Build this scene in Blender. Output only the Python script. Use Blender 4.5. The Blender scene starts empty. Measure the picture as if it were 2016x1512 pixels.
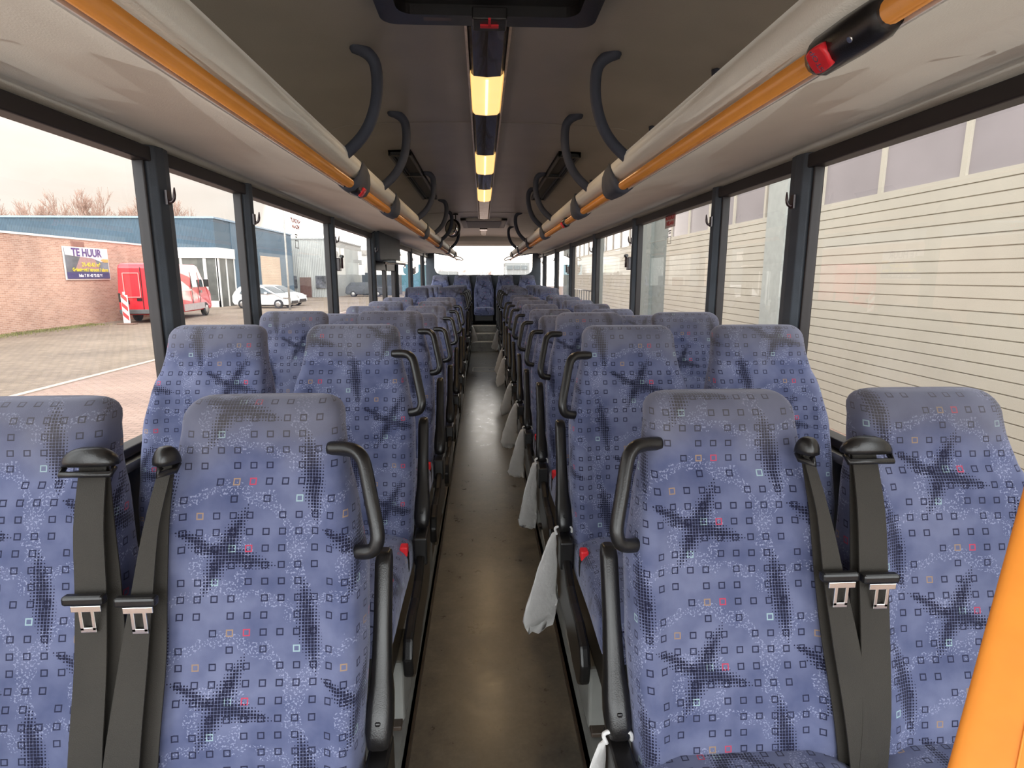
import bpy, math, random
from mathutils import Vector, Matrix
random.seed(7)
sc = bpy.context.scene
COL = sc.collection
sin, cos, pi = math.sin, math.cos, math.pi

# ------------------------------------------------------------------ helpers
class MB:
    def __init__(s): s.v=[]; s.f=[]; s.uv={}; s.sm=[]
    def add(s, vs, fs, smooth=False, uvs=None):
        b=len(s.v); s.v+= [tuple(p) for p in vs]
        for k,f in enumerate(fs):
            if uvs is not None: s.uv[len(s.f)]=uvs[k]
            s.f.append([i+b for i in f]); s.sm.append(smooth)
        return s
    def box(s,x0,x1,y0,y1,z0,z1,rot=None,org=None):
        vs=[Vector((x,y,z)) for z in (z0,z1) for y in (y0,y1) for x in (x0,x1)]
        if rot is not None:
            o=Vector(org) if org else Vector(((x0+x1)/2,(y0+y1)/2,(z0+z1)/2))
            vs=[o+rot@(p-o) for p in vs]
        return s.add(vs,[(0,2,3,1),(4,5,7,6),(0,1,5,4),(2,6,7,3),(0,4,6,2),(1,3,7,5)])
    def tube(s,pts,r,n=8,cap=True,sq=1.0):
        pts=[Vector(p) for p in pts]; m=len(pts); rs=r if isinstance(r,(list,tuple)) else [r]*m
        rings=[]; prev=None
        for i,p in enumerate(pts):
            t=(pts[min(i+1,m-1)]-pts[max(i-1,0)]).normalized()
            if prev is None:
                a=Vector((0,0,1)) if abs(t.z)<.9 else Vector((1,0,0))
                nrm=t.cross(a).normalized()
            else: nrm=(prev-t*prev.dot(t)).normalized()
            prev=nrm; bn=t.cross(nrm)
            rings.append([p+rs[i]*(cos(2*pi*k/n)*nrm+sq*sin(2*pi*k/n)*bn) for k in range(n)])
        return s.loft(rings,cap)
    def loft(s,rings,cap=True,smooth=True,close=True,uv=None):
        n=len(rings[0]); vs=[p for r in rings for p in r]; fs=[]; uvs=[]
        for i in range(len(rings)-1):
            for k in range(n if close else n-1):
                a=i*n+k; b=i*n+(k+1)%n; fs.append((a,b,b+n,a+n))
                if uv:
                    u=uv[i]; w=uv[i+1]; k2=k+1
                    uvs.append([u[k],u[k2],w[k2],w[k]])
        if uv: s.add(vs,fs,smooth,uvs)
        else: s.add(vs,fs,smooth)
        if cap and close:
            b=len(s.v)-len(vs)
            s.f.append([b+k for k in reversed(range(n))]); s.sm.append(False)
            s.f.append([b+(len(rings)-1)*n+k for k in range(n)]); s.sm.append(False)
            if uv:
                s.uv[len(s.f)-2]=[uv[0][k] for k in reversed(range(n))]; s.uv[len(s.f)-1]=[uv[-1][k] for k in range(n)]
        return s
    def prism(s,prof,ax,a,b,smooth=False,cap=True):
        def P(u,v,w): return {0:(w,u,v),1:(u,w,v),2:(u,v,w)}[ax]
        n=len(prof); vs=[P(u,v,a) for u,v in prof]+[P(u,v,b) for u,v in prof]
        fs=[(i,(i+1)%n,(i+1)%n+n,i+n) for i in range(n)]
        s.add(vs,fs,smooth)
        if cap:
            B=len(s.v)-2*n
            s.f.append([B+i for i in reversed(range(n))]); s.sm.append(False)
            s.f.append([B+n+i for i in range(n)]); s.sm.append(False)
        return s
    def build(s,name,mat,parent=None,bev=0,sub=0,normals=True,loc=None):
        me=bpy.data.meshes.new(name); me.from_pydata(s.v,[],s.f)
        for p,q in zip(me.polygons,s.sm): p.use_smooth=q
        if s.uv:
            l=me.uv_layers.new(name='UVMap')
            for i,p in enumerate(me.polygons):
                if i in s.uv:
                    for j,li in enumerate(p.loop_indices): l.data[li].uv=s.uv[i][j]
        me.materials.append(mat)
        if normals:
            import bmesh
            bm=bmesh.new(); bm.from_mesh(me); bmesh.ops.recalc_face_normals(bm,faces=bm.faces); bm.to_mesh(me); bm.free()
        o=bpy.data.objects.new(name,me); COL.objects.link(o)
        if parent: o.parent=parent
        if loc: o.location=loc
        if bev:
            m=o.modifiers.new('b','BEVEL'); m.width=bev; m.segments=2; m.limit_method='ANGLE'; m.angle_limit=.6
        if sub:
            m=o.modifiers.new('s','SUBSURF'); m.levels=sub; m.render_levels=sub
        return o
def tag(o,label,cat,group=None,kind=None):
    if label: o['label']=label
    if cat: o['category']=cat
    if group: o['group']=group
    if kind: o['kind']=kind
    return o
def empty(name,loc=(0,0,0),rz=0,label=None,cat=None,group=None):
    o=bpy.data.objects.new(name,None); COL.objects.link(o); o.location=loc; o.rotation_euler.z=rz
    o.empty_display_size=.1
    return tag(o,label,cat,group)
def struct(o): o['kind']='structure'; return o
def copy_tree(o,parent=None):
    c=o.copy(); COL.objects.link(c)
    if parent: c.parent=parent
    for ch in list(KIDS.get(o.name,[])): 
        d=copy_tree(ch,c); KIDS.setdefault(c.name,[]).append(d)
    return c
KIDS={}
def kids(root):
    KIDS[root.name]=[o for o in COL.objects if o.parent==root]
    for k in KIDS[root.name]: kids(k)
def mirror_thing(root):
    pass
def smooth_path(pts,k=4,closed=False):
    P=[Vector(p) for p in pts]; out=[]
    for i in range(len(P)-1):
        a=P[max(i-1,0)];b=P[i];c=P[i+1];d=P[min(i+2,len(P)-1)]
        for j in range(k):
            t=j/k; out.append(.5*((2*b)+(c-a)*t+(2*a-5*b+4*c-d)*t*t+(3*b-a-3*c+d)*t**3))
    out.append(P[-1]); return out
def text_mesh(txt,size,mat,name,parent=None,mtx=None,ext=.001,align='CENTER',bold=0.0):
    cu=bpy.data.curves.new(name,'FONT'); cu.body=txt; cu.size=size; cu.extrude=ext; cu.align_x=align; cu.align_y='CENTER'; cu.offset=bold
    tmp=bpy.data.objects.new(name+'_tmp',cu); COL.objects.link(tmp)
    dg=bpy.context.evaluated_depsgraph_get()
    me=bpy.data.meshes.new_from_object(tmp.evaluated_get(dg)); bpy.data.objects.remove(tmp)
    me.materials.clear(); me.materials.append(mat)
    if mtx is not None: me.transform(mtx)
    o=bpy.data.objects.new(name,me); COL.objects.link(o)
    if parent: o.parent=parent
    return o

# ------------------------------------------------------------------ materials
def new_mat(name):
    m=bpy.data.materials.new(name); m.use_nodes=True; nt=m.node_tree
    return m,nt,nt.nodes['Principled BSDF']
class N:
    nt=None
    def __init__(s,x): s.x=x
    @staticmethod
    def m(op,*a,clamp=False):
        n=N.nt.nodes.new('ShaderNodeMath'); n.operation=op; n.use_clamp=clamp
        for i,v in enumerate(a):
            if isinstance(v,N): N.nt.links.new(v.x,n.inputs[i])
            else: n.inputs[i].default_value=v
        return N(n.outputs[0])
    def __add__(a,b): return N.m('ADD',a,b)
    def __radd__(a,b): return N.m('ADD',b,a)
    def __sub__(a,b): return N.m('SUBTRACT',a,b)
    def __rsub__(a,b): return N.m('SUBTRACT',b,a)
    def __mul__(a,b): return N.m('MULTIPLY',a,b)
    def __rmul__(a,b): return N.m('MULTIPLY',b,a)
    def __truediv__(a,b): return N.m('DIVIDE',a,b)
    def lt(a,b): return N.m('LESS_THAN',a,b)
    def gt(a,b): return N.m('GREATER_THAN',a,b)
    def abs(a): return N.m('ABSOLUTE',a)
    def fl(a): return N.m('FLOOR',a)
    def mod(a,b): return N.m('FLOORED_MODULO',a,b)
    def mx(a,b): return N.m('MAXIMUM',a,b)
    def mn(a,b): return N.m('MINIMUM',a,b)
    def cl(a): return N.m('ADD',a,0.0,clamp=True)
def noise(nt,scale,detail=2,rough=.5,vec=None,coord='Object'):
    n=nt.nodes.new('ShaderNodeTexNoise'); n.inputs['Scale'].default_value=scale; n.inputs['Detail'].default_value=detail; n.inputs['Roughness'].default_value=rough
    if vec is None:
        t=nt.nodes.new('ShaderNodeTexCoord'); vec=t.outputs[coord]
    nt.links.new(vec,n.inputs['Vector']); return n.outputs['Fac']
def ramp(nt,fac,stops):
    r=nt.nodes.new('ShaderNodeValToRGB'); e=r.color_ramp.elements
    while len(e)<len(stops): e.new(.5)
    for q,(p,c) in zip(e,stops): q.position=p; q.color=(*c,1)
    nt.links.new(fac,r.inputs[0]); return r.outputs[0]
def mixc(nt,fac,a,b,mode='MIX'):
    n=nt.nodes.new('ShaderNodeMix'); n.data_type='RGBA'; n.blend_type=mode
    for s,v in ((n.inputs[0],fac),(n.inputs[6],a),(n.inputs[7],b)):
        if isinstance(v,N): v=v.x
        if hasattr(v,'links') or hasattr(v,'node'): nt.links.new(v,s)
        elif isinstance(v,(tuple,list)): s.default_value=(*v,1)
        else: s.default_value=v
    return n.outputs[2]
def bump(nt,bs,h,strength=.3,dist=.002):
    b=nt.nodes.new('ShaderNodeBump'); b.inputs['Strength'].default_value=strength; b.inputs['Distance'].default_value=dist
    nt.links.new(h,b.inputs['Height']); nt.links.new(b.outputs[0],bs.inputs['Normal'])
def mat(name,col,rough=.6,metal=0,var=.12,scale=8,bmp=0,bscale=200,spec=.5,coat=0,emit=None,es=1):
    m,nt,b=new_mat(name)
    f=noise(nt,scale,3)
    lo=tuple(c*(1-var) for c in col); hi=tuple(min(1,c*(1+var)) for c in col)
    nt.links.new(ramp(nt,f,[(.3,lo),(.7,hi)]),b.inputs['Base Color'])
    b.inputs['Roughness'].default_value=rough; b.inputs['Metallic'].default_value=metal
    b.inputs['Specular IOR Level'].default_value=spec; b.inputs['Coat Weight'].default_value=coat
    if bmp: bump(nt,b,noise(nt,bscale,2),bmp)
    if emit: b.inputs['Emission Color'].default_value=(*emit,1); b.inputs['Emission Strength'].default_value=es
    return m
M={}
M['black']=mat('black_plastic',(.011,.010,.010),.30,bmp=.15,bscale=400)
M['belt']=mat('belt_webbing',(.024,.020,.015),.75,bmp=.5,bscale=600,var=.15)
M['hook']=mat('hook_plastic',(.03,.012,.014),.3)
M['red']=mat('red_plastic',(.75,.02,.03),.4)
M['steel']=mat('steel',(.75,.73,.70),.18,metal=1)
M['alu']=mat('aluminium_trim',(.5,.45,.38),.35,metal=1,var=.2,scale=30)
M['greypanel']=mat('grey_panel',(.30,.30,.28),.55,bmp=.1,bscale=150)
M['navy']=mat('dark_grey_blue_panel',(.045,.055,.070),.6,bmp=.3,bscale=350,var=.15)
M['strut']=mat('blue_grey_foam',(.055,.062,.085),.8,bmp=.3,bscale=500)
M['seal']=mat('window_seal',(.012,.008,.009),.5)
M['orange']=mat('orange_rail',(.60,.235,.045),.25,var=.05,coat=.5)
M['orange2']=mat('orange_padding',(1.0,.32,.03),.55,var=.06,scale=25,bmp=.25,bscale=60)
M['beige']=mat('beige_rack',(.58,.54,.465),.55,bmp=.35,bscale=260,var=.05,scale=3)
M['ceil']=mat('ceiling_lining',(.37,.335,.28),.38,bmp=.3,bscale=300,var=.08,scale=3)
M['lensdark']=mat('dark_lamp_lens',(.05,.04,.038),.12,coat=.6)
M['lensclear']=mat('lamp_lens_clear',(.6,.5,.35),.2)
M['lamp']=mat('lit_lamp',(.9,.7,.4),.4,emit=(1,.60,.22),es=1.25)
M['lamptube']=mat('lit_tube',(.9,.8,.6),.4,emit=(1,.72,.38),es=2.2)
M['bag']=None
M['white0']=mat('bright_channel_edge',(.85,.80,.76),.3)
M['brownstrip']=mat('brown_trim',(.07,.05,.038),.4,var=.3,scale=20)

def brick_mat(name,c1,c2,mortar,scale,w,h,ms=.02,axes='YZ',bmpv=.3,nz=.35,rough=.9):
    m,nt,b=new_mat(name)
    t=nt.nodes.new('ShaderNodeTexCoord'); sp=nt.nodes.new('ShaderNodeSeparateXYZ'); nt.links.new(t.outputs['Object'],sp.inputs[0])
    cb=nt.nodes.new('ShaderNodeCombineXYZ'); nt.links.new(sp.outputs[axes[0]],cb.inputs[0]); nt.links.new(sp.outputs[axes[1]],cb.inputs[1])
    br=nt.nodes.new('ShaderNodeTexBrick'); nt.links.new(cb.outputs[0],br.inputs[0])
    br.inputs['Color1'].default_value=(*c1,1); br.inputs['Color2'].default_value=(*c2,1); br.inputs['Mortar'].default_value=(*mortar,1)
    br.inputs['Scale'].default_value=scale; br.inputs['Mortar Size'].default_value=ms; br.inputs['Brick Width'].default_value=w; br.inputs['Row Height'].default_value=h
    n=noise(nt,.6,4); n2=noise(nt,6,3)
    c=mixc(nt,nz,br.outputs[0],ramp(nt,n,[(.3,tuple(x*.6 for x in c1)),(.7,tuple(min(1,x*1.3) for x in c2))]),'MIX')
    nt.links.new(c,b.inputs['Base Color']); b.inputs['Roughness'].default_value=rough
    return m

# --- moquette: periwinkle velour with little outlined squares and halftone stars
def moquette():
    m,nt,b=new_mat('patterned_blue_moquette'); N.nt=nt
    uv=nt.nodes.new('ShaderNodeUVMap'); uv.uv_map='UVMap'
    oi=nt.nodes.new('ShaderNodeObjectInfo')
    sp=nt.nodes.new('ShaderNodeSeparateXYZ'); nt.links.new(uv.outputs[0],sp.inputs[0])
    rnd=N(oi.outputs['Random']); U0=N(sp.outputs[0]); V0=N(sp.outputs[1])
    p=.031; T=9*p
    U=U0+(rnd*9).fl()*p+10; V=V0+((rnd*71).mod(9)).fl()*p+10
    # squares
    cu=(U/p).fl(); cv=(V/p).fl()
    fx=(U/p).mod(1)-.5; fy=(V/p).mod(1)-.5
    mm=fx.abs().mx(fy.abs())
    ring=mm.lt(.215)*mm.gt(.138)
    cb=nt.nodes.new('ShaderNodeCombineXYZ'); nt.links.new(cu.mod(9).x,cb.inputs[0]); nt.links.new(cv.mod(9).x,cb.inputs[1])
    wn=nt.nodes.new('ShaderNodeTexWhiteNoise'); wn.noise_dimensions='2D'; nt.links.new(cb.outputs[0],wn.inputs[0])
    h=N(wn.outputs[0]); 
    cs=nt.nodes.new('ShaderNodeCombineXYZ'); nt.links.new((U).x,cs.inputs[0]); nt.links.new((V).x,cs.inputs[1])
    vec=cs.outputs[0]
    lown=N(noise(nt,7,1,vec=vec))
    present=h.gt(.24)*ring
    isred=h.gt(.93)*h.lt(.95); ispale=h.gt(.965); isor=h.gt(.905)*h.lt(.915)
    # halftone strokes
    g=.0060
    dx=(U/g).mod(1)-.5; dy=(V/g).mod(1)-.5
    dd=dx.abs().mx(dy.abs())
    jit=(N(noise(nt,420,1,vec=vec))-.5)*.5
    def stroke(cx,cy,x0,y0,x1,y1,w):
        mx_,my_=(x0+x1)/2,(y0+y1)/2; L=math.hypot(x1-x0,y1-y0)/2; ux,uy=(x1-x0)/2/L,(y1-y0)/2/L
        a=(U-(cx+mx_)+T/2).mod(T)-T/2; c=(V-(cy+my_)+T/2).mod(T)-T/2
        t=(a*ux+c*uy)/L; d=(c*ux-a*uy)/w
        k=1.25-d.abs()-(t*t)*1.15
        return k.cl()*t.abs().lt(1.0)
    A=(.06,.07)
    s1=stroke(*A,-.042,-.090,.048,.095,.020)
    s2=stroke(*A,-.075,.018,.105,-.028,.018)
    s3=stroke(*A,-.095,.045,-.01,.005,.010)
    B=(A[0]+.165,A[1]+.145)
    s4=stroke(*B,-.016,.092,.013,-.098,.020)
    inten=s1.mx(s2).mx(s3).mx(s4)
    dot=(dd+jit*.34).lt((inten*.36+.12).mn(.43))*inten.gt(.06)
    # base cloth
    n1=noise(nt,5.5,3,vec=vec); n2=noise(nt,520,2,.7,vec=vec); n3=noise(nt,16,3,vec=vec)
    base=ramp(nt,n1,[(.32,(.055,.066,.138)),(.5,(.100,.114,.205)),(.68,(.165,.178,.280))])
    base=mixc(nt,.35,base,ramp(nt,n3,[(.32,(.052,.064,.135)),(.68,(.17,.182,.285))]))
    # pale flecks along wavy bands
    wv=nt.nodes.new('ShaderNodeTexWave'); wv.wave_type='RINGS'; wv.rings_direction='SPHERICAL'
    cc=nt.nodes.new('ShaderNodeCombineXYZ'); nt.links.new(((U-.2).mod(T)-T/2).x,cc.inputs[0]); nt.links.new((V.mod(T)-.05).x,cc.inputs[1]); nt.links.new(cc.outputs[0],wv.inputs[0])
    wv.inputs['Scale'].default_value=3.4; wv.inputs['Distortion'].default_value=2.0; wv.inputs['Detail Scale'].default_value=8
    band=N(wv.outputs['Fac']).gt(.86)
    fle=N(noise(nt,260,1,vec=vec)).gt(.58)*band
    base=mixc(nt,fle*.45,base,(.36,.385,.54))
    base=mixc(nt,N(n2)*.5,base,(.55,.55,.55),'OVERLAY')
    navy=(.012,.013,.034)
    sqc=mixc(nt,isred,navy,(.45,.05,.09)); sqc=mixc(nt,ispale,sqc,(.30,.42,.45)); sqc=mixc(nt,isor,sqc,(.30,.20,.13))
    base=mixc(nt,present*.9,base,sqc)
    base=mixc(nt,dot*.97,base,(.010,.010,.026))
    # worn, dusty brown grey at the head
    wear=((V0-.70)*11+(N(n1)-.5)*2.0).cl()*.62
    base=mixc(nt,wear,base,mixc(nt,.72,base,(.132,.120,.110)))
    nt.links.new(base,b.inputs['Base Color']); b.inputs['Roughness'].default_value=.95; b.inputs['Specular IOR Level'].default_value=.1
    b.inputs['Sheen Weight'].default_value=.35; b.inputs['Sheen Roughness'].default_value=.45; b.inputs['Sheen Tint'].default_value=(.8,.82,1,1)
    bump(nt,b,n2,.35,.001)
    return m
M['moq']=moquette()

def floor_mat():
    m,nt,b=new_mat('worn_floor_lino')
    n1=noise(nt,3,5,.6); n2=noise(nt,60,3,.7); n3=noise(nt,9,6,.75)
    c=ramp(nt,n1,[(.3,(.10,.087,.070)),(.7,(.17,.15,.12))])
    c=mixc(nt,.5,c,ramp(nt,n3,[(.35,(.06,.05,.04)),(.55,(.17,.15,.115)),(.75,(.33,.30,.235))]))
    c=mixc(nt,.25,c,ramp(nt,n2,[(.3,(.03,.03,.03)),(.7,(.16,.15,.13))]))
    nt.links.new(c,b.inputs['Base Color'])
    nt.links.new(ramp(nt,n3,[(.3,(.24,)*3),(.75,(.46,)*3)]),b.inputs['Roughness']); b.inputs['Specular IOR Level'].default_value=.75; b.inputs['Coat Weight'].default_value=.35; b.inputs['Coat Roughness'].default_value=.22
    bump(nt,b,n3,.25,.003); return m
M['floor']=floor_mat()
def glass_mat(name,tint=(.985,.985,.975),refl=1.0):
    m=bpy.data.materials.new(name); m.use_nodes=True; nt=m.node_tree; nt.nodes.clear()
    o=nt.nodes.new('ShaderNodeOutputMaterial'); t=nt.nodes.new('ShaderNodeBsdfTransparent'); g=nt.nodes.new('ShaderNodeBsdfGlossy'); mx=nt.nodes.new('ShaderNodeMixShader'); f=nt.nodes.new('ShaderNodeFresnel')
    t.inputs[0].default_value=(*tint,1); g.inputs['Roughness'].default_value=0.005; g.inputs[0].default_value=(refl,refl,refl,1); f.inputs[0].default_value=1.5
    nz=noise(nt,2.5,3); r=ramp(nt,nz,[(.35,tint),(.75,tuple(x*.985 for x in tint))]); nt.links.new(r,t.inputs[0])
    N.nt=nt; gg=nt.nodes.new('ShaderNodeNewGeometry'); nt.links.new((N(f.outputs[0])*(1-N(gg.outputs['Backfacing']))).x,mx.inputs[0]); nt.links.new(t.outputs[0],mx.inputs[1]); nt.links.new(g.outputs[0],mx.inputs[2]); nt.links.new(mx.outputs[0],o.inputs[0]); return m
M['glass']=glass_mat('window_glass')
def bag_mat():
    m=bpy.data.materials.new('white_plastic_film'); m.use_nodes=True; nt=m.node_tree; b=nt.nodes['Principled BSDF']
    nz=noise(nt,30,3); nt.links.new(ramp(nt,nz,[(.3,(.86,.85,.84)),(.7,(.95,.94,.93))]),b.inputs['Base Color'])
    b.inputs['Roughness'].default_value=.4
    tr=nt.nodes.new('ShaderNodeBsdfTranslucent'); tr.inputs[0].default_value=(.8,.78,.76,1); mx=nt.nodes.new('ShaderNodeMixShader'); mx.inputs[0].default_value=.35
    nt.links.new(b.outputs[0],mx.inputs[1]); nt.links.new(tr.outputs[0],mx.inputs[2]); nt.links.new(mx.outputs[0],nt.nodes['Material Output'].inputs[0])
    bump(nt,b,noise(nt,55,3),.6,.006); return m
M['bag']=bag_mat()

# ------------------------------------------------------------------ camera
F_=1120.0; TH=math.atan(211/F_); PS=math.atan(58/F_*cos(TH)); EYE=(-.026,0.0,1.45)
cam=bpy.data.cameras.new('camera'); cam.sensor_width=36; cam.lens=36*F_/2016; cam.clip_start=.02; cam.clip_end=400
co=bpy.data.objects.new('camera',cam); COL.objects.link(co); co.location=EYE
co.rotation_euler=(pi/2-TH,0,-PS); sc.camera=co

# ------------------------------------------------------------------ bus shell
Y0,Y1=-2.1,12.62
mb=MB().box(-.27,.27,Y0,11.2,-.06,0); struct(mb.build('floor',M['floor']))
# rear steps up to the bench
for k,(ya,yb,z) in enumerate([(11.2,11.55,.20),(11.55,11.9,.33),(11.9,Y1,.46)]):
    o=MB().box(-.27,.27,ya,yb,-.06,z).build('rear_step',M['floor']); tag(o,['lowest step at the rear end of the aisle','middle step at the rear end of the aisle','top step in front of the rear bench seats'][k],'step','rear aisle steps')
    MB().box(-.27,.27,ya-.012,ya+.02,z-.02,z+.006).build('step_edge',M['alu'],o)
# raised side platforms
for s,nm in ((-1,'left'),(1,'right')):
    a,b=(.27,1.189)
    pf=empty('seat_platform',(0,0,0),0,'low grey platform carrying the seats %s of the aisle'%nm,'platform')
    m=MB()
    for ya,yb,z in ((Y0,1.18,.075),(1.18,2.78,.145),(2.78,6.28 if s<0 else 7.5,.075),(7.87 if s<0 else 7.5,11.2,.145),(11.2,12.57,.46)):
        m.box(min(s*a,s*b),max(s*a,s*b),ya,yb,-.06,z)
    m.build('platform_panel',M['greypanel'],pf)
    m=MB().box(min(s*.262,s*.285),max(s*.262,s*.285),Y0,11.2,0,.018); m.build('edge_strip',M['brownstrip'],pf)
    m=MB().box(min(s*.270,s*.278),max(s*.270,s*.278),Y0,11.2,.018,.082); m.build('edge_trim',M['alu'],pf)
# hatch in the floor
o=MB().box(-.20,.20,8.75,9.15,-.001,.003).build('floor_hatch',M['floor']); tag(o,'shallow inspection hatch in the aisle floor near the rear','hatch')
m=MB()
for a in ((-.2,.2,8.75,8.765),(-.2,.2,9.135,9.15),(-.2,-.185,8.75,9.15),(.185,.2,8.75,9.15)): m.box(a[0],a[1],a[2],a[3],.002,.006)
m.build('hatch_frame',M['alu'],o)
# ground-litter specks skipped: only stains

# walls below the windows, above them closed by the ceiling shell
for s,nm in ((-1,'left'),(1,'right')):
    m=MB()
    def bx(x0,x1,*r): m.box(min(s*x0,s*x1),max(s*x0,s*x1),*r)
    segs=[(.5,6.5),(7.75,Y1)] if s<0 else [(.5,Y1)]
    bx(1.19,1.26,Y0,.5,-.3,.15)
    for ya,yb in segs: bx(1.19,1.26,ya,yb,-.3,.885)
    struct(m.build('wall_'+nm,M['navy']))
    m=MB()
    for ya,yb in segs: m.box(min(s*1.15,s*1.192),max(s*1.15,s*1.192),ya,yb,.84,.868)
    struct(m.build('trim_%d'%(1 if s<0 else 2),M['alu']))
# rear wall with rounded window
def rrect(x0,x1,z0,z1,r,n=6):
    pts=[]
    for cx,cz,a in ((x1-r,z0+r,-pi/2),(x1-r,z1-r,0),(x0+r,z1-r,pi/2),(x0+r,z0+r,pi)):
        for k in range(n+1):
            t=a+k/n*pi/2; pts.append((cx+r*cos(t),cz+r*sin(t)))
    return pts
def ring_plate(mb,outer,inner,y0,y1):
    # outer and inner have the same count
    n=len(outer)
    vs=[(x,y0,z) for x,z in outer]+[(x,y0,z) for x,z in inner]+[(x,y1,z) for x,z in outer]+[(x,y1,z) for x,z in inner]
    fs=[]
    for i in range(n):
        j=(i+1)%n
        fs+=[(i,j,n+j,n+i),(2*n+i,2*n+j,3*n+j,3*n+i),(i,j,2*n+j,2*n+i),(n+i,n+j,3*n+j,3*n+i)]
    mb.add(vs,fs)
m=MB(); inn=rrect(-1.06,1.06,1.495,2.10,.16); out=rrect(-1.24,1.24,.30,2.32,.02)
ring_plate(m,out,inn,12.58,12.66); struct(m.build('wall_rear',M['navy']))
m=MB(); m.prism(rrect(-1.08,1.08,1.48,2.12,.16),1,12.60,12.606); struct(m.build('window_15',M['glass']))
# front end: windscreen behind the camera
m=MB(); inn=rrect(-1.14,1.14,.20,2.16,.1); out=rrect(-1.24,1.24,-.3,2.32,.02)
ring_plate(m,out,inn,Y0-.06,Y0); struct(m.build('wall_front',M['navy']))
m=MB(); m.prism(rrect(-1.16,1.16,.18,2.18,.1),1,Y0-.04,Y0-.034); struct(m.build('window_16',M['glass']))

# ceiling: arched shell
def arc_ceiling():
    inner=[]
    for k in range(-14,15):
        t=k/14; x=1.16*t
        z=2.285-.06*abs(t)**2.2-.16*max(0,abs(t)-.62)**1.5/.38**1.5
        inner.append((x,z))
    inner=[(-1.2,1.90)]+inner+[(1.2,1.90)]
    outer=[(1.27,1.88)]+[(x*1.06,z+.10) for x,z in reversed(inner[1:-1])]+[(-1.27,1.88)]
    return inner,outer
inner,outer=arc_ceiling()
def ceil_z(x):
    t=abs(x)/1.16; return 2.285-.06*t**2.2-.16*max(0,t-.62)**1.5/.38**1.5
m=MB()
n=len(inner); poly=inner+outer
vs=[(x,Y0,z) for x,z in poly]+[(x,Y1+.04,z) for x,z in poly]; L=len(poly)
m.add(vs,[(i,(i+1)%L,(i+1)%L+L,i+L) for i in range(L)],True)
struct(m.build('ceiling',M['ceil']))
for k,(ys,) in enumerate([(3.33,),(7.75,)]):
    m=MB(); pts=[(x,ceil_z(x)) for x in [i/20 for i in range(-18,19)]]
    for i in range(len(pts)-1):
        (xa,za),(xb,zb)=pts[i],pts[i+1]
        m.add([(xa,ys,za-.001),(xb,ys,zb-.001),(xb,ys+.004,zb-.0045),(xa,ys+.004,za-.0045),(xa,ys+.012,za-.001),(xb,ys+.012,zb-.001)],[(0,1,2,3),(3,2,5,4)],True)
    struct(m.build('trim_%d'%(3+k),M['ceil']))
# bulkhead over the rear window
m=MB().prism([(12.40,2.30),(12.42,2.19),(12.50,2.13),(12.60,2.10),(12.60,2.30)],0,-1.15,1.15); struct(m.build('trim_5',M['beige']))

# window pillars, seals, panes
PIL=[(-.75,-.63),(.50,.60),(2.14,2.27),(2.95,3.04),(4.54,4.64),(6.18,6.30),(7.85,7.95),(9.48,9.58),(11.35,11.50)]
wn=1
for s,nm in ((-1,'left'),(1,'right')):
    cuts=[Y0]+[v for p in PIL for v in p]+[Y1]
    m=MB()
    for a,b in PIL:
        pr=[(1.235,a),(1.185,a+.004),(1.165,a+.022),(1.158,(a+b)/2),(1.165,b-.022),(1.185,b-.004),(1.235,b)]
        m.prism([(s*x,y) for x,y in pr],2,.87,1.90)
    struct(m.build('trim_%d'%(6 if s<0 else 7),M['navy'],bev=.004))
    # seal bars top and bottom
    m=MB()
    x0,x1=sorted((s*1.175,s*1.235))
    m.box(x0,x1,Y0,Y1,1.845,1.895)
    segs=[(.5,6.3),(7.85,Y1)] if s<0 else [(.5,Y1)]
    m.box(x0,x1,Y0,.5,.14,.17)
    for a,b in segs: m.box(x0,x1,a,b,.875,.905)
    for a,b in PIL:
        for yy in (a-.012,b):
            m.box(*sorted((s*1.19,s*1.23)),yy,yy+.012,.9,1.85)
    struct(m.build('trim_%d'%(8 if s<0 else 9),M['seal'],bev=.005))
    for i in range(0,len(cuts)-1,2):
        a,b=cuts[i],cuts[i+1]
        if s<0 and abs(a-6.30)<.01:
            continue
        o=MB().box(*sorted((s*1.218,s*1.222)),a-.01,b+.01,.15 if b<=.5 else .88,1.87).build('window_%d'%wn,M['glass'],normals=True); struct(o); wn+=1

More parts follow.
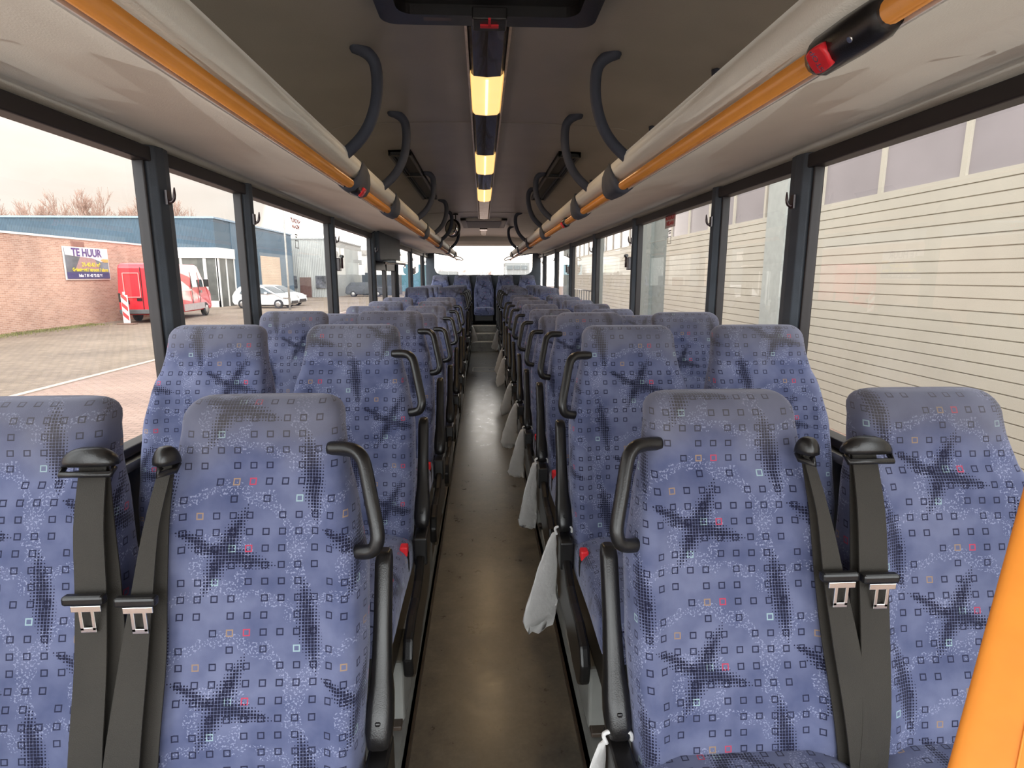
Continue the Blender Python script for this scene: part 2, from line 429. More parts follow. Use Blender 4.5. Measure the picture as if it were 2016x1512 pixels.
# ------------------------------------------------------------------ overhead luggage racks
TOPZ=1.955
def rack_profile():
    p=[(1.205,1.885),(1.19,1.918),(1.165,1.928),(1.150,1.921),(1.12,1.935),(1.0,1.935),(.85,1.915),(.72,1.88),(.655,1.855),(.632,1.835),(.624,1.828),(.617,1.834),(.612,1.862),(.598,1.868)]
    return p
roll=[(.598,1.868),(.575,1.870),(.556,1.884),(.546,1.905),(.545,1.925),(.553,1.944),(.567,1.955),(.585,1.957),(.600,1.945),(.604,1.925)]
RY1=12.1
SH=[2.68,3.66,5.68,7.55,9.45,11.3]
for s,nm in ((-1,'left'),(1,'right')):
    rk=empty('luggage_rack',(0,0,0),0,'beige overhead luggage rack running along the %s side above the windows'%nm,'luggage rack','overhead luggage racks')
    pr=rack_profile(); top=[(.61,1.90),(.70,1.93),(1.0,1.965),(1.2,1.985)]
    m=MB(); poly=[(s*x,z) for x,z in pr+top]; m.prism(poly,1,Y0,RY1,smooth=True); m.build('underside_panel',M['beige'],rk)
    m=MB(); poly=[(s*x,z) for x,z in roll]; m.prism(poly,1,Y0,RY1,smooth=True); m.build('lip',M['beige'],rk)
    # end cap
    m=MB(); m.prism([(s*x,z) for x,z in [(1.2,1.90),(1.1,1.93),(.72,1.87),(.62,1.82),(.55,1.86),(.535,1.92),(.56,1.965),(1.2,1.99)]],1,RY1,RY1+.05); m.build('end_cap',M['navy'],rk,bev=.01)
    for y in SH:
        # spear-shaped joint cover: wide at the belly, narrow to the top
        m=MB(); rr=[(.640,1.842),(.622,1.822),(.598,1.812),(.568,1.820),(.550,1.840),(.540,1.870),(.536,1.905),(.540,1.932),(.551,1.956)]
        wd=[.13,.14,.145,.14,.13,.11,.085,.050,.008]
        rings=[]
        for (x,z),w in zip(rr,wd): rings.append([(s*x,y-w,z),(s*x,y-w*.4,z-.004),(s*x,y+w*.4,z-.004),(s*x,y+w,z)])
        rr2=[(.650,1.850),(.630,1.835),(.600,1.832),(.575,1.84),(.560,1.86),(.550,1.88),(.545,1.907),(.545,1.932),(.552,1.95)]
        full=[]
        for ring,(x,z),w in zip(rings,rr2,wd): full.append(ring+[(s*x,y+w,z),(s*x,y-w,z)])
        m.loft(full); m.build('joint_cover',M['strut'],rk)
    hoops=[2.31,3.14,4.82,5.6,7.74,9.8] if s>0 else [2.30,3.14,4.82,6.49,7.60,9.8]
    for y in hoops:
        c=[(.500,2.285),(.465,2.272),(.435,2.255),(.418,2.225),(.416,2.16),(.430,2.09),(.462,2.02),(.510,1.965),(.575,1.915)]
        c=smooth_path([(s*x,y+.10*(k/8)**1.2,z) for k,(x,z) in enumerate(c)],3)
        rad=[.018,.030,.030]+[.0275]*(len(c)-3)
        m=MB().tube(c,rad,12,sq=.8); m.build('strut',M['strut'],rk)
        # outer foot of the strut behind the lip
        m=MB().tube(smooth_path([(s*.87,y-.01,ceil_z(.87)+.004),(s*.885,y,2.13),(s*.91,y+.02,2.06),(s*.95,y+.05,2.0),(s*.99,y+.06,1.955)],3),.022,8); m.build('strut',M['strut'],rk)

for s,nm in ((-1,'left'),(1,'right')):
    rk=[o for o in COL.objects if o.name.startswith('luggage_rack') and nm+' side' in o.get('label','')][0]
    MB().tube(smooth_path([(s*.60,RY1-.02,1.87),(s*.53,RY1-.10,1.86),(s*.45,RY1-.15,1.825),(s*.425,RY1-.15,1.80),(s*.45,RY1-.13,1.785),(s*.53,RY1-.08,1.80),(s*.60,RY1-.02,1.82)],4),.012,8).build('end_loop',M['beige'],rk)
# orange grab rails
for s,nm in ((-1,'left'),(1,'right')):
    r=MB().tube([(s*.583,Y0+.1,1.838),(s*.583,RY1-.35,1.838),(s*.583,RY1-.15,1.828),(s*.56,RY1+.12,1.80)],.0195,16).build('grab_rail',M['orange'])
    tag(r,'orange ceiling grab rail along the lip of the %s luggage rack'%nm,'grab rail','orange grab rails')
    MB().box(*sorted((s*.603,s*.6065)),Y0,RY1,1.8205,1.846).build('channel_edge',M['white0'],r)
# stop buttons
def stop_button(x,y,s,label,Lh=.17):
    e=empty('stop_button',(x,y,1.838),0,label,'stop button')
    prof=[]
    for yy,r in ((-Lh/2,.024),(-Lh/2+.02,.031),(-.01,.033),(Lh/2-.02,.032),(Lh/2,.025)):
        ring=[]
        for k in range(14):
            a=2*pi*k/14; rx=r*cos(a); rz=r*sin(a)
            if rz<0: rz*=1.12
            ring.append((rx,yy,rz))
        prof.append(ring)
    MB().loft(prof).build('housing',M['black'],e)
    # the button faces down into the aisle
    ang=math.atan2(-.60,-s*.80)
    d=Vector((cos(ang),0,sin(ang))); tvec=Vector((-sin(ang),0,cos(ang)))
    yb=Lh/2-.055
    rings=[]
    for off,sc_ in ((.026,1.0),(.0375,1.0),(.0395,.86)):
        rings.append([tuple(d*off+Vector((0,yb,0))+Vector((0,cos(2*pi*k/16),0))*.026*sc_*(1/max(abs(cos(2*pi*k/16)),abs(sin(2*pi*k/16)))**.55)+tvec*sin(2*pi*k/16)*.022*sc_*(1/max(abs(cos(2*pi*k/16)),abs(sin(2*pi*k/16)))**.55)) for k in range(16)])
    b=MB().loft(rings).build('push_button',M['red'],e); b['label']='red push button'
    mt=Matrix.Translation(d*.0368+Vector((0,yb,0)))@Matrix((( -tvec.x*s,0,d.x,0),(0,s*1,0,0),(-tvec.z*s,0,d.z,0),(0,0,0,1)))
    # lettering runs around the bar
    X=(tvec*(-s if s>0 else 1)); Yv=Vector((0,1,0)); Z=d
    if X.cross(Yv).dot(Z)<0: X=-X
    mt=Matrix.Translation(d*.0397+Vector((0,yb,0)))@Matrix(((X.x,Yv.x,Z.x,0),(X.y,Yv.y,Z.y,0),(X.z,Yv.z,Z.z,0),(0,0,0,1)))
    t=text_mesh('STOP',.0165,M['steel'],'lettering',b,mt,ext=.0004)
    rings=[[tuple(d*o+Vector((0,-Lh/2+.055,0))+Vector((0,cos(2*pi*k/10),0))*.005+tvec*sin(2*pi*k/10)*.005) for k in range(10)] for o in (.028,.0345)]
    MB().loft(rings).build('screw',M['steel'],e)
    return e
stop_button(.583,.995,1,'black stop button housing with red button on the right orange rail nearest the camera',.19)
stop_button(-.583,2.66,-1,'stop button with red button on the left orange rail at its nearest joint cover',.14)
stop_button(.583,4.25,1,'small black stop button on the right orange rail halfway along the bus',.12)

# ------------------------------------------------------------------ ceiling lamps strip
lampseg=[(2.0,2.50,0),(2.50,3.06,1),(3.06,4.02,0),(4.02,4.75,1),(4.75,5.55,0),(5.55,6.4,1),(6.4,7.4,2),(7.4,8.3,2)]
strip=empty('ceiling_lamp_strip',(0,0,0),0,'long ceiling light strip with lit and unlit sections down the middle','ceiling lamp')
def lamp_prof(w,zb,zt):
    return [(-w,zt),(-w*.96,zb+.012),(-w*.8,zb+.002),(0,zb-.003),(w*.8,zb+.002),(w*.96,zb+.012),(w,zt)]
for a,b,k in lampseg:
    o=MB().prism([(x,z) for x,z in lamp_prof(.068,2.248,2.28)],1,a,b,smooth=False).build('lamp_cover',[M['lensdark'],M['lamp'],M['lensclear']][k],strip)
    o['label']=['unlit dark lamp cover','lit warm lamp cover','clear unlit lamp cover'][k]
    if k==1: MB().tube([(0,a+.03,2.2445),(0,b-.03,2.2445)],.006,8).build('bright_tube',M['lamptube'],o)
for s in (-1,1):
    MB().prism([(s*.066,2.285),(s*.069,2.246),(s*.078,2.250),(s*.080,2.285)],1,2.0,8.3).build('side_rail',M['alu'],strip)
o2=MB().prism(lamp_prof(.065,2.25,2.28),1,10.1,11.6).build('rear_ceiling_lamp',M['lensclear']); tag(o2,'short clear ceiling lamp behind the rear roof vent','ceiling lamp')
MB().box(-.066,.066,10.0,10.25,2.24,2.29).build('lamp_end',M['lensdark'],o2)
for yy in ((2.78,4.4,5.97)):
    l=bpy.data.lights.new('ceiling_tube_light','AREA'); l.shape='RECTANGLE'; l.size=.11; l.size_y=.55; l.energy=3.2; l.color=(1,.72,.42)
    lo=bpy.data.objects.new('ceiling_tube_light',l); COL.objects.link(lo); lo.location=(0,yy,2.236)

# roof hatch near the camera
h=empty('roof_hatch',(0,0,0),0,'black roof escape hatch with red emergency handle above the aisle','roof hatch')
def hz(z): return z
m=MB(); out=[(x,y) for x,y in rrect(-.335,.335,1.20,1.995,.05)]; inn=[(x,y) for x,y in rrect(-.275,.275,1.26,1.915,.05)]
n=len(out)
vs=[(x,y,2.235) for x,y in out]+[(x,y,2.232) for x,y in inn]+[(x,y,2.30) for x,y in out]+[(x,y,2.275) for x,y in inn]
fs=[]
for i in range(n):
    j=(i+1)%n; fs+=[(i,j,n+j,n+i),(i,j,2*n+j,2*n+i),(n+i,n+j,3*n+j,3*n+i)]
m.add(vs,fs); m.build('frame',M['black'],h)
MB().prism([(x,y) for x,y in rrect(-.28,.28,1.25,1.92,.05)],2,2.262,2.27).build('lid',M['black'],h)
hn=MB().box(-.05,.055,1.87,1.955,2.205,2.24).build('handle_box',M['black'],h,bev=.004)
k=MB().box(-.026,.030,1.905,1.921,2.200,2.207).box(-.002,.006,1.862,1.91,2.200,2.206).build('emergency_lever',M['red'],hn); k['label']='red emergency lever'
MB().box(-.20,-.115,1.935,1.957,2.2325,2.236).build('sticker',mat('dull_label',(.12,.09,.085),.5),h)

# ceiling vents on both sides
for s,nm in ((-1,'left'),(1,'right')):
    v=empty('ceiling_vent',(0,0,0),0,'long black air vent set in the %s side of the ceiling'%nm,'ceiling vent','long ceiling air vents')
    xa,xb=.49,.64
    def cz(x): return ceil_z(x)
    m=MB()
    for (a,b,c,d) in ((xa,xa+.018,4.0,6.2),(xb-.018,xb,4.0,6.2),(xa,xb,4.0,4.04),(xa,xb,6.16,6.2),(xa,xb,4.78,4.84)):
        x0,x1=sorted((s*a,s*b)); zz=(cz(a)+cz(b))/2
        m.box(x0,x1,c,d,zz-.035,zz+.01)
    m.build('frame',M['black'],v,bev=.004)
    x0,x1=sorted((s*xa,s*xb)); MB().box(x0,x1,4.0,6.2,cz(.6)-.012,cz(.6)+.0).build('back_plate',M['seal'],v)
    m=MB()
    for q in range(2): 
        xx=s*(xb-.045+.02*q); m.box(xx-.003,xx+.003,4.05,6.15,cz(.6)-.03,cz(.6)-.01)
    m.build('louvre',M['navy'],v)
    
# rear roof vent
v=empty('rear_roof_vent',(0,0,0),0,'dark rectangular return air vent in the rear ceiling with pale frame','ceiling vent')
m=MB()
for a in ((-.34,.34,8.55,8.62),(-.34,.34,9.72,9.8),(-.34,-.25,8.55,9.8),(.25,.34,8.55,9.8)): m.box(a[0],a[1],a[2],a[3],2.250,2.30)
m.build('frame',M['beige'],v,bev=.006); MB().box(-.255,.255,8.62,9.74,2.243,2.256).build('grille',M['seal'],v)

# convex mirror over the middle door
mr=empty('convex_mirror',(-.42,7.9,0),-.6,'round convex mirror hanging from the ceiling above the middle door','mirror')
rings=[]
cx,cy,cz_=0,0,2.09
for r,dy in ((.002,-.05),(.05,-.044),(.09,-.028),(.113,-.008)):
    rings.append([(cx+r*cos(2*pi*k/24),cy+dy,cz_+r*sin(2*pi*k/24)) for k in range(24)])
mm=mat('mirror_surface',(.9,.88,.86),.03,metal=1,var=.01)
MB().loft(rings,cap=True).build('mirror_glass',mm,mr)
rings=[[(cx+r*cos(2*pi*k/24),cy+dy,cz_+r*sin(2*pi*k/24)) for k in range(24)] for r,dy in ((.112,-.012),(.122,-.006),(.12,.02),(.06,.05))]
MB().loft(rings,cap=True).build('mirror_shell',M['black'],mr)
MB().tube([(0.02,.04,2.16),(.03,.03,2.22),(.03,.03,2.285)],.007,8).build('bracket',M['black'],mr)
MB().box(.005,.055,.01,.05,2.262,2.28).build('ceiling_foot',M['black'],mr)

# ------------------------------------------------------------------ coat hooks, hammers
def hook(s,y,z,lab):
    e=MB(); x=s*1.158
    e.box(*sorted((x,x-s*.008)),y-.012,y+.012,z-.03,z+.02)
    e.tube(smooth_path([(x-s*.005,y,z-.015),(x-s*.014,y,z-.021),(x-s*.026,y,z-.008),(x-s*.030,y,z+.030)],3),[.006]*8+[.004,.002],8)
    o=e.build('coat_hook',M['hook']); tag(o,lab,'coat hook','coat hooks on the window pillars')
NUM=['nearest','second','third','fourth','fifth','sixth','seventh']
for s,nm in ((-1,'left'),(1,'right')):
    for k,(a,b) in enumerate(PIL[2:]):
        hook(s,(a+b)/2-.01,1.735,'dark coat hook on the %s window pillar of the %s side'%(NUM[k],nm))
def hammer(s,y,z,lab):
    x=s*1.165
    e=empty('emergency_hammer',(x,y,z),0,lab,'emergency hammer','emergency hammers on the pillars')
    MB().box(*sorted((0,-s*.03)),-.03,.03,-.05,.05).build('holder',M['hook'],e,bev=.006)
    MB().tube([(-s*.04,-.0,-.03),(-s*.04,0,.06)],.009,8).build('handle',M['hook'],e)
    MB().tube([(-s*.04,-.03,.062),(-s*.04,.03,.062)],.012,8).build('hammer_head',M['black'],e)
hammer(-1,4.62,1.545,'dark emergency hammer holder on the third window pillar of the left side')
hammer(1,4.62,1.555,'dark emergency hammer holder on the third window pillar of the right side')
hammer(1,7.93,1.54,'dark emergency hammer holder on the fifth window pillar of the right side')
hammer(-1,9.56,1.54,'dark emergency hammer holder on the sixth window pillar of the left side')

# exit stickers on the glass
stick_red=mat('sticker_red',(.55,.035,.03),.6)
stick_bg=mat('sticker_pink_white',(.62,.50,.46),.6)
def sticker(s,y,z,rev,lab,white):
    e=empty('exit_sticker',(s*1.215,y,z),0,lab,'sticker','exit stickers on the glass')
    if white: MB().box(*sorted((0,-s*.0008)),-.105,.105,-.045,.045).build('backing',stick_bg,e)
    for k,t in enumerate(('NOODRUIT','INSLAAN')):
        # text in YZ plane
        Xv=Vector((0,-s*1 if not rev else s*1,0)); Zv=Vector((-s,0,0)) if not rev else Vector((s,0,0)); Yv=Vector((0,0,1))
        if Xv.cross(Yv).dot(Zv)<0: Xv=-Xv
        off=Vector((-s*.0014,0,.018-.036*k))
        text_mesh(t,.036,stick_red,'lettering',e,Matrix.Translation(off)@Matrix(((Xv.x,Yv.x,Zv.x,0),(Xv.y,Yv.y,Zv.y,0),(Xv.z,Yv.z,Zv.z,0),(0,0,0,1))),ext=.0003,bold=.0016)
    # little hammer and pane pictogram
    m=MB(); 
    for a in ((-.035,.035,-.105,-.101),(-.035,.035,-.150,-.146),(-.035,-.028,-.15,-.101),(.028,.035,-.15,-.101),(-.03,.025,-.070,-.062),(-.025,.015,-.084,-.077)): m.box(*sorted((-s*.0004,-s*.0012)),*a)
    m.build('pictogram',mat('pictogram_dark',(.16,.15,.12),.6),e)
sticker(1,3.83,1.815,False,'red and white emergency exit sticker on the third right window',True)
sticker(-1,3.82,1.78,True,'see-through red lettered exit sticker on the third left window',False)

# ------------------------------------------------------------------ seats
def lerp_tab(tab,z):
    if z<=tab[0][0]: return tab[0][1]
    for (a,va),(b,vb) in zip(tab,tab[1:]):
        if z<=b:
            t=(z-a)/(b-a); t=t*t*(3-2*t)*.5+t*.5; return va+(vb-va)*t
    return tab[-1][1]
HW=[(.40,.198),(.55,.208),(.72,.214),(.88,.212),(1.0,.190),(1.09,.166),(1.15,.158),(1.20,.152)]
FY=[(.40,-.215),(.50,-.205),(.62,-.185),(.75,-.145),(.90,-.105),(1.0,-.075),(1.08,-.045),(1.14,-.025),(1.2,-.005)]
def backrest_mb(hw=HW,fy=FY):
    m=MB(); rings=[];uvs=[]; n=40; v=0; prev=None
    zs=[.40+.03*i for i in range(26)]+[1.165,1.178,1.19,1.198,1.204,1.207,1.208]
    for z in zs:
        w=lerp_tab(hw,min(z,1.15)); fy_=lerp_tab(fy,z); d=.055 if z>1.05 else .062
        r=.042
        if z>1.208-r:
            q=(z-(1.208-r))/r; c=math.sqrt(max(0,1-q*q)); w=w-.045+.045*c; d=d*(.25+.75*c); 
            if z>=1.2079: w-=.004; d=.008
        cy=fy_+.06
        ring=[];u=[];per=0;pp=None
        for k in range(n+1):
            a=pi/2+2*pi*k/n
            cx=cos(a); sy=sin(a)
            e=.42
            x=w*math.copysign(abs(cx)**e,cx); y=d*math.copysign(abs(sy)**(.62),sy)
            if y<0 and z<1.12 and z>.44:
                t=abs(x)/w; b_=max(0,min(1,(t-.62)/.22)); b_=b_*b_*(3-2*b_); amt=.020*min(1,(1.12-z)/.15)*min(1,(z-.44)/.1)
                if t<.97: y-=amt*b_
                y+=.006*(1-t*t)
            p=(x,cy+y,z); 
            if pp: per+=math.dist(p,pp)
            pp=p; ring.append(p); u.append(per)
        if prev is not None: v+=math.dist((0,prev[0],prev[1]),(0,fy_,z)) if z<1.2 else .01
        prev=(fy_,z)
        um=u[n//2]; uvs.append([(q-um,v) for q in u]); rings.append(ring[:n])
    m.loft(rings,cap=True,uv=uvs)
    return m
def cushion_mb(w=.208,y0=-.15,y1=-.635,z0=.375,z1=.54):
    m=MB(); rings=[];uvs=[];n=32;N_=14
    for i in range(N_+1):
        t=i/N_; y=y0+(y1-y0)*t
        zc=(z0+z1)/2+.018*math.sin(t*pi*.8); hh=(z1-z0)/2; ww=w
        ed=min(1,(1-t)/.10); 
        if ed<1: c=math.sqrt(max(0.02,1-(1-ed)**2)); hh*=(.45+.55*c); ww-=.02*(1-c); zc-=.02*(1-c)
        ring=[];u=[];per=0;pp=None
        for k in range(n+1):
            a=-pi/2+2*pi*k/n; cx=cos(a);sz=sin(a)
            p=(ww*math.copysign(abs(cx)**.35,cx),y,zc+hh*math.copysign(abs(sz)**.5,sz))
            if pp: per+=math.dist(p,pp)
            pp=p; ring.append(p);u.append(per)
        um=u[n//2]; uvs.append([(q-um,(y0-y)*1.0-.55) for q in u]); rings.append(ring[:n])
    m.loft(rings,cap=True,uv=uvs); return m
BM=backrest_mb(); CM=cushion_mb()
back_me=None; cush_me=None
def strap_mb(path,widths,th=.003,nrm=(0,-1,0)):
    m=MB(); P=smooth_path(path,5); W=[]
    k=len(path)-1
    for i in range(len(P)):
        t=i/(len(P)-1)*k; j=min(int(t),k-1); W.append(widths[j]+(widths[j+1]-widths[j])*(t-j))
    rings=[]
    for i,p in enumerate(P):
        tg=(P[min(i+1,len(P)-1)]-P[max(i-1,0)]).normalized(); nn=Vector(nrm); sd=tg.cross(nn).normalized(); n2=sd.cross(tg).normalized()
        w=W[i]/2; rings.append([p-sd*w-n2*th/2,p+sd*w-n2*th/2,p+sd*w+n2*th/2,p-sd*w+n2*th/2])
    m.loft(rings,smooth=False); return m

def make_seat(kind,s):
    """s=-1 seat left of the aisle, +1 right; kind 'aisle' or 'window' or 'bench'. Aisle lies towards -s."""
    root=empty('bus_seat',(0,0,0))
    def mk(name,mbx,mt,par=root,**k): return mbx.build(name,mt,par,**k)
    global back_me,cush_me
    if back_me is None:
        a=mk('backrest',BM,M['moq']); back_me=a.data
        c=mk('seat_cushion',CM,M['moq']); cush_me=c.data
    else:
        for nm_,me in (('backrest',back_me),('seat_cushion',cush_me)):
            o=bpy.data.objects.new(nm_,me); COL.objects.link(o); o.parent=root
    a=-s
    # frame under the cushion
    mk('seat_frame',MB().box(-.19,.19,-.58,-.02,.28,.40),M['black'],bev=.01)
    if kind=='aisle':
        g=smooth_path([(a*.140,-.012,1.112),(a*.168,-.022,1.114),(a*.192,-.034,1.113),(a*.206,-.042,1.104),(a*.215,-.050,1.086),(a*.228,-.070,1.03),(a*.240,-.088,.975),(a*.241,-.094,.952),(a*.233,-.094,.934),(a*.214,-.088,.926),(a*.180,-.070,.920)],4)
        mk('grab_handle',MB().tube(g,.0142,12),M['black'])
        # armrest folded up beside the backrest
        R=[]
        for y,z,hw_,hd in ((.004,.885,.010,.010),(-.002,.882,.016,.017),(-.008,.866,.018,.021),(-.05,.75,.018,.022),(-.085,.66,.021,.024),(-.105,.62,.026,.032),(-.125,.575,.027,.034),(-.133,.550,.024,.030),(-.136,.542,.014,.018)):
            R.append([(a*(.236)+hw_*math.copysign(abs(cos(2*pi*k/14))**.6,cos(2*pi*k/14)),y+hd*math.copysign(abs(sin(2*pi*k/14))**.6,sin(2*pi*k/14)),z) for k in range(14)])
        ar=mk('armrest',MB().loft(R),M['black'])
        m=MB().box(a*.236-.006,a*.236+.006,-.150,-.118,.565,.60); m.build('pivot',M['black'],ar,bev=.003)
        # recliner housing and side cover
        m=MB(); m.box(a*.236-.022,a*.236+.022,-.215,-.10,.44,.535); mk('recliner_housing',m,M['black'],bev=.006)
        pr=[(-.06,.50),(-.18,.50),(-.215,.475),(-.30,.435),(-.38,.425),(-.47,.425),(-.55,.405),(-.575,.36),(-.565,.30),(-.52,.265),(-.44,.27),(-.30,.30),(-.12,.30),(-.05,.34)]
        m=MB(); m.prism(pr,0,a*.222-.012*0,a*.250); mk('side_cover',m,M['black'],bev=.008)
        # buckle
        m=MB().box(a*.195-.014,a*.195+.014,-.30,-.275,.46,.525); bk=mk('belt_buckle',m,M['black'],bev=.004)
        m=MB().box(a*.195-.012,a*.195+.012,-.306,-.272,.517,.550); rb=m.build('release_button',M['red'],bk,bev=.005); rb['label']='red release button'
        # pedestal
        m=MB(); m.box(*sorted((a*.130,a*.165)),-.42,-.08,.075,.285); m.box(*sorted((a*.145,a*.205)),-.47,-.30,.075,.275); mk('pedestal',m,M['greypanel'],bev=.01)
        mk('pedestal_foot',MB().box(*sorted((a*.12,a*.200)),-.50,-.02,.074,.09),M['brownstrip'],bev=.004)
    return root
EX=[]
seatlib={}
for kind in ('aisle','window','bench'):
    for s in (-1,1):
        r=make_seat(kind,s); kids(r); seatlib[(kind,s)]=[r,False]
def place_seat(kind,s,x,y,z,label,group):
    ent=seatlib[(kind,s)]
    if ent[1]: r=copy_tree(ent[0])
    else: r=ent[0]; ent[1]=True
    r.location=(x,y,z); tag(r,label,'bus seat',group); return r
ORD=['first','second','third','fourth','fifth','sixth','seventh','eighth','ninth','tenth','eleventh','twelfth','thirteenth']
rowsR=[(1.12,1.21),(1.90,1.285),(2.62,1.285),(3.44,1.217),(4.15,1.217),(4.94,1.217),(5.70,1.22),(6.45,1.225),(7.18,1.225),(8.35,1.29),(9.1,1.29),(9.85,1.295),(10.6,1.30)]
rowsL=[(1.12,1.21),(1.95,1.288),(2.75,1.288),(3.60,1.222),(4.48,1.226),(5.36,1.226),(6.15,1.234),(7.95,1.308),(8.8,1.305),(9.7,1.303),(10.6,1.303)]
row1={}
for s,rows,nm in ((-1,rowsL,'left'),(1,rowsR,'right')):
    for i,(y,zt) in enumerate(rows):
        raised = zt>1.28 and i>4
        for kind,x in (('aisle',.473),('window',.93)):
            if i==0: look='with black shoulder belt'
            elif raised: look='on the raised rear floor'
            elif zt>1.28: look='slightly raised'
            else: look='with worn head'
            lab='blue patterned %s seat %s, %s row %s of aisle'%(kind,look,ORD[i],nm)
            r=place_seat(kind,s,s*x,y,zt-1.208,lab,'%s seats %s of the aisle'%(kind,nm))
            if i==0: row1[(kind,s)]=r
# rear bench
for k,x in enumerate((-.93,-.465,0,.465,.93)):
    lab='dark blue rear bench seat under the rear window, '+['far left one','left of the middle one','middle one facing the aisle','right of the middle one','far right one'][k]
    r=place_seat('bench',1 if k%2 else -1,x,12.36,.272,lab,'rear bench seats')
o=MB().box(-1.18,1.18,12.47,12.575,.465,1.46).build('bench_back_panel',M['navy']); tag(o,'dark upholstered panel behind the five rear bench seats','panel')
# hide the unused prototypes
for k,(r,u) in list(seatlib.items()):
    if not u:
        def rm(o):
            for c in [q for q in COL.objects if q.parent==o]: rm(c)
            bpy.data.objects.remove(o)
        rm(r)

# belts in the first row (parts of their seats)
def guide(par,x,z,y,w,tilt):
    m=MB(); pts=[]
    R=Matrix.Rotation(tilt,4,'Z')
    # hooded loop: a dome above the slot
    rings=[]
    for q in range(7):
        t=q/6; zz=z+.032*sin(t*pi/2); ww=w/2*cos(t*pi/2*.92)+.002; dd=.020*cos(t*pi/2*.8)
        ring=[]
        for k in range(16):
            a=2*pi*k/16; v=R@Vector((ww*math.copysign(abs(cos(a))**.7,cos(a)),dd*math.copysign(abs(sin(a))**.7,sin(a)),0)); ring.append((x+v.x,y+v.y,zz))
        rings.append(ring)
    o=m.loft(rings).build('belt_guide',M['black'],par)
    pa=R@Vector((-w/2+.004,-.006,-.006)); pb=R@Vector((w/2-.004,-.006,-.006))
    MB().tube([(x+pa.x,y+pa.y,z-.004),(x+pa.x,y+pa.y-.012,z-.014),(x+pb.x,y+pb.y-.012,z-.014),(x+pb.x,y+pb.y,z-.004)],.006,8).build('loop_bar',M['black'],o)
def belt(key,gx,pathx,w,side,tonguez,tonguey,bright,gw,tilt):
    par=row1[key]
    def fy(z): return lerp_tab(FY,z)
    guide(par,gx,1.105,fy(1.105)-.030,gw,tilt)
    zz=[1.10,1.0,.88,.76,.62,.50,.44]
    P=[(px_,fy(z)-.026-.012*(0<i<6),z) for i,(px_,z) in enumerate(zip(pathx,zz))]
    sb=strap_mb(P,w).build('shoulder_belt',M['belt'],par)
    # second run of webbing behind
    P2=[(px_+side*.024*(i/3 if i<4 else 1),fy(z)-.016,z) for i,(px_,z) in enumerate(zip(pathx,zz))]
    strap_mb(P2,[q*.9 for q in w]).build('lap_belt',M['belt'],par)
    tx=pathx[2]; ty=fy(tonguez)-.056
    R=Matrix.Rotation(tilt*.6,4,'Y')
    m=MB(); m.box(tx-.036,tx+.036,ty-.008,ty+.010,tonguez-.008,tonguez+.010); 
    st=m.build('tongue_housing',M['black'],sb,bev=.005)
    m=MB(); ox=tx+.004
    for a in ((ox-.026,ox+.026,tonguez-.020,tonguez-.008),(ox-.014,ox-.007,tonguez-.056,tonguez-.018),(ox+.007,ox+.014,tonguez-.056,tonguez-.018),(ox-.014,ox+.014,tonguez-.060,tonguez-.050)):
        m.box(a[0],a[1],ty-.006,ty-.003,a[2],a[3])
    m.build('buckle_tongue',M['steel'],sb,bev=.001)
belt(('window',-1),.172,[.174,.184,.194,.200,.200,.195,.190],[.050,.054,.056,.056,.058,.06,.06],1,.885,0,False,.098,0)
belt(('aisle',-1),-.147,[-.150,-.162,-.174,-.184,-.194,-.205,-.212],[.022,.026,.038,.050,.060,.066,.070],1,.880,0,False,.042,1.0)
belt(('aisle',1),.140,[.143,.156,.170,.185,.200,.212,.218],[.018,.024,.040,.050,.052,.052,.052],-.5,.890,0,False,.040,-1.1)
belt(('window',1),-.196,[-.198,-.204,-.208,-.214,-.224,-.236,-.244],[.05,.056,.058,.058,.056,.056,.056],-.4,.885,0,True,.098,0)

# ------------------------------------------------------------------ plastic bags on the armrests
def bag(x,y,z,L,w,seed,s,lab,flare=1):
    rnd=random.Random(seed); rings=[]; n=16; NN=14
    lean=rnd.uniform(-.02,.02)
    for i in range(NN+1):
        t=i/NN; ww=(.010+.5*w*(t**.8))*(1 if t<.86 else 1-.25*(t-.86)/.14); dd=.006+.020*math.sin(min(1,t*1.1)*pi*.75)
        if i==NN: dd=.002
        ring=[]
        for k in range(n):
            a=2*pi*k/n; jx=rnd.uniform(-1,1)*.0045*(t+.15); jy=rnd.uniform(-1,1)*.006*(t+.1)
            q=ww*(sin(a)+.92); px_=dd*cos(a)*.6+jx-s*(q*.78)-s*.003; py_=-q*.55+dd*cos(a)*.7+jy+lean*t; pz=-L*t+rnd.uniform(-.006,.006)*t + (.02*sin(a*1.0+seed) if i==NN else 0)
            ring.append((px_,py_,pz))
        rings.append(ring)
    o=MB().loft(rings).build('plastic_bag',M['bag'],loc=(x,y,z)); tag(o,lab,'plastic bag','white waste bags hung on the armrests')
    # handle loop over the armrest base
    hp=smooth_path([(0,0,-.01),(-s*.006,0,.012),(s*.02,-.002,.020),(s*.045,-.004,.016),(s*.050,0,-.004)],4)
    MB().tube(hp,.0045,6).build('bag_handle',M['bag'],o)
bagrows=[(0,.30,.13),(1,.32,.15),(2,.30,.10),(3,.28,.12),(4,.30,.16),(5,.26,.12),(7,.30,.13),(8,.28,.12),(10,.30,.14)]
for k,(ri,L,w) in enumerate(bagrows):
    y,zt=rowsR[ri]
    bag(.212,y-.15,zt-1.208+.545,L,w,10+k,1,'white plastic waste bag hanging from the aisle armrest of the %s seat row right'%ORD[ri])
y,zt=rowsL[9]; bag(-.212,y-.15,zt-1.208+.545,.26,.12,44,-1,'white plastic waste bag hanging left of the aisle near the rear')

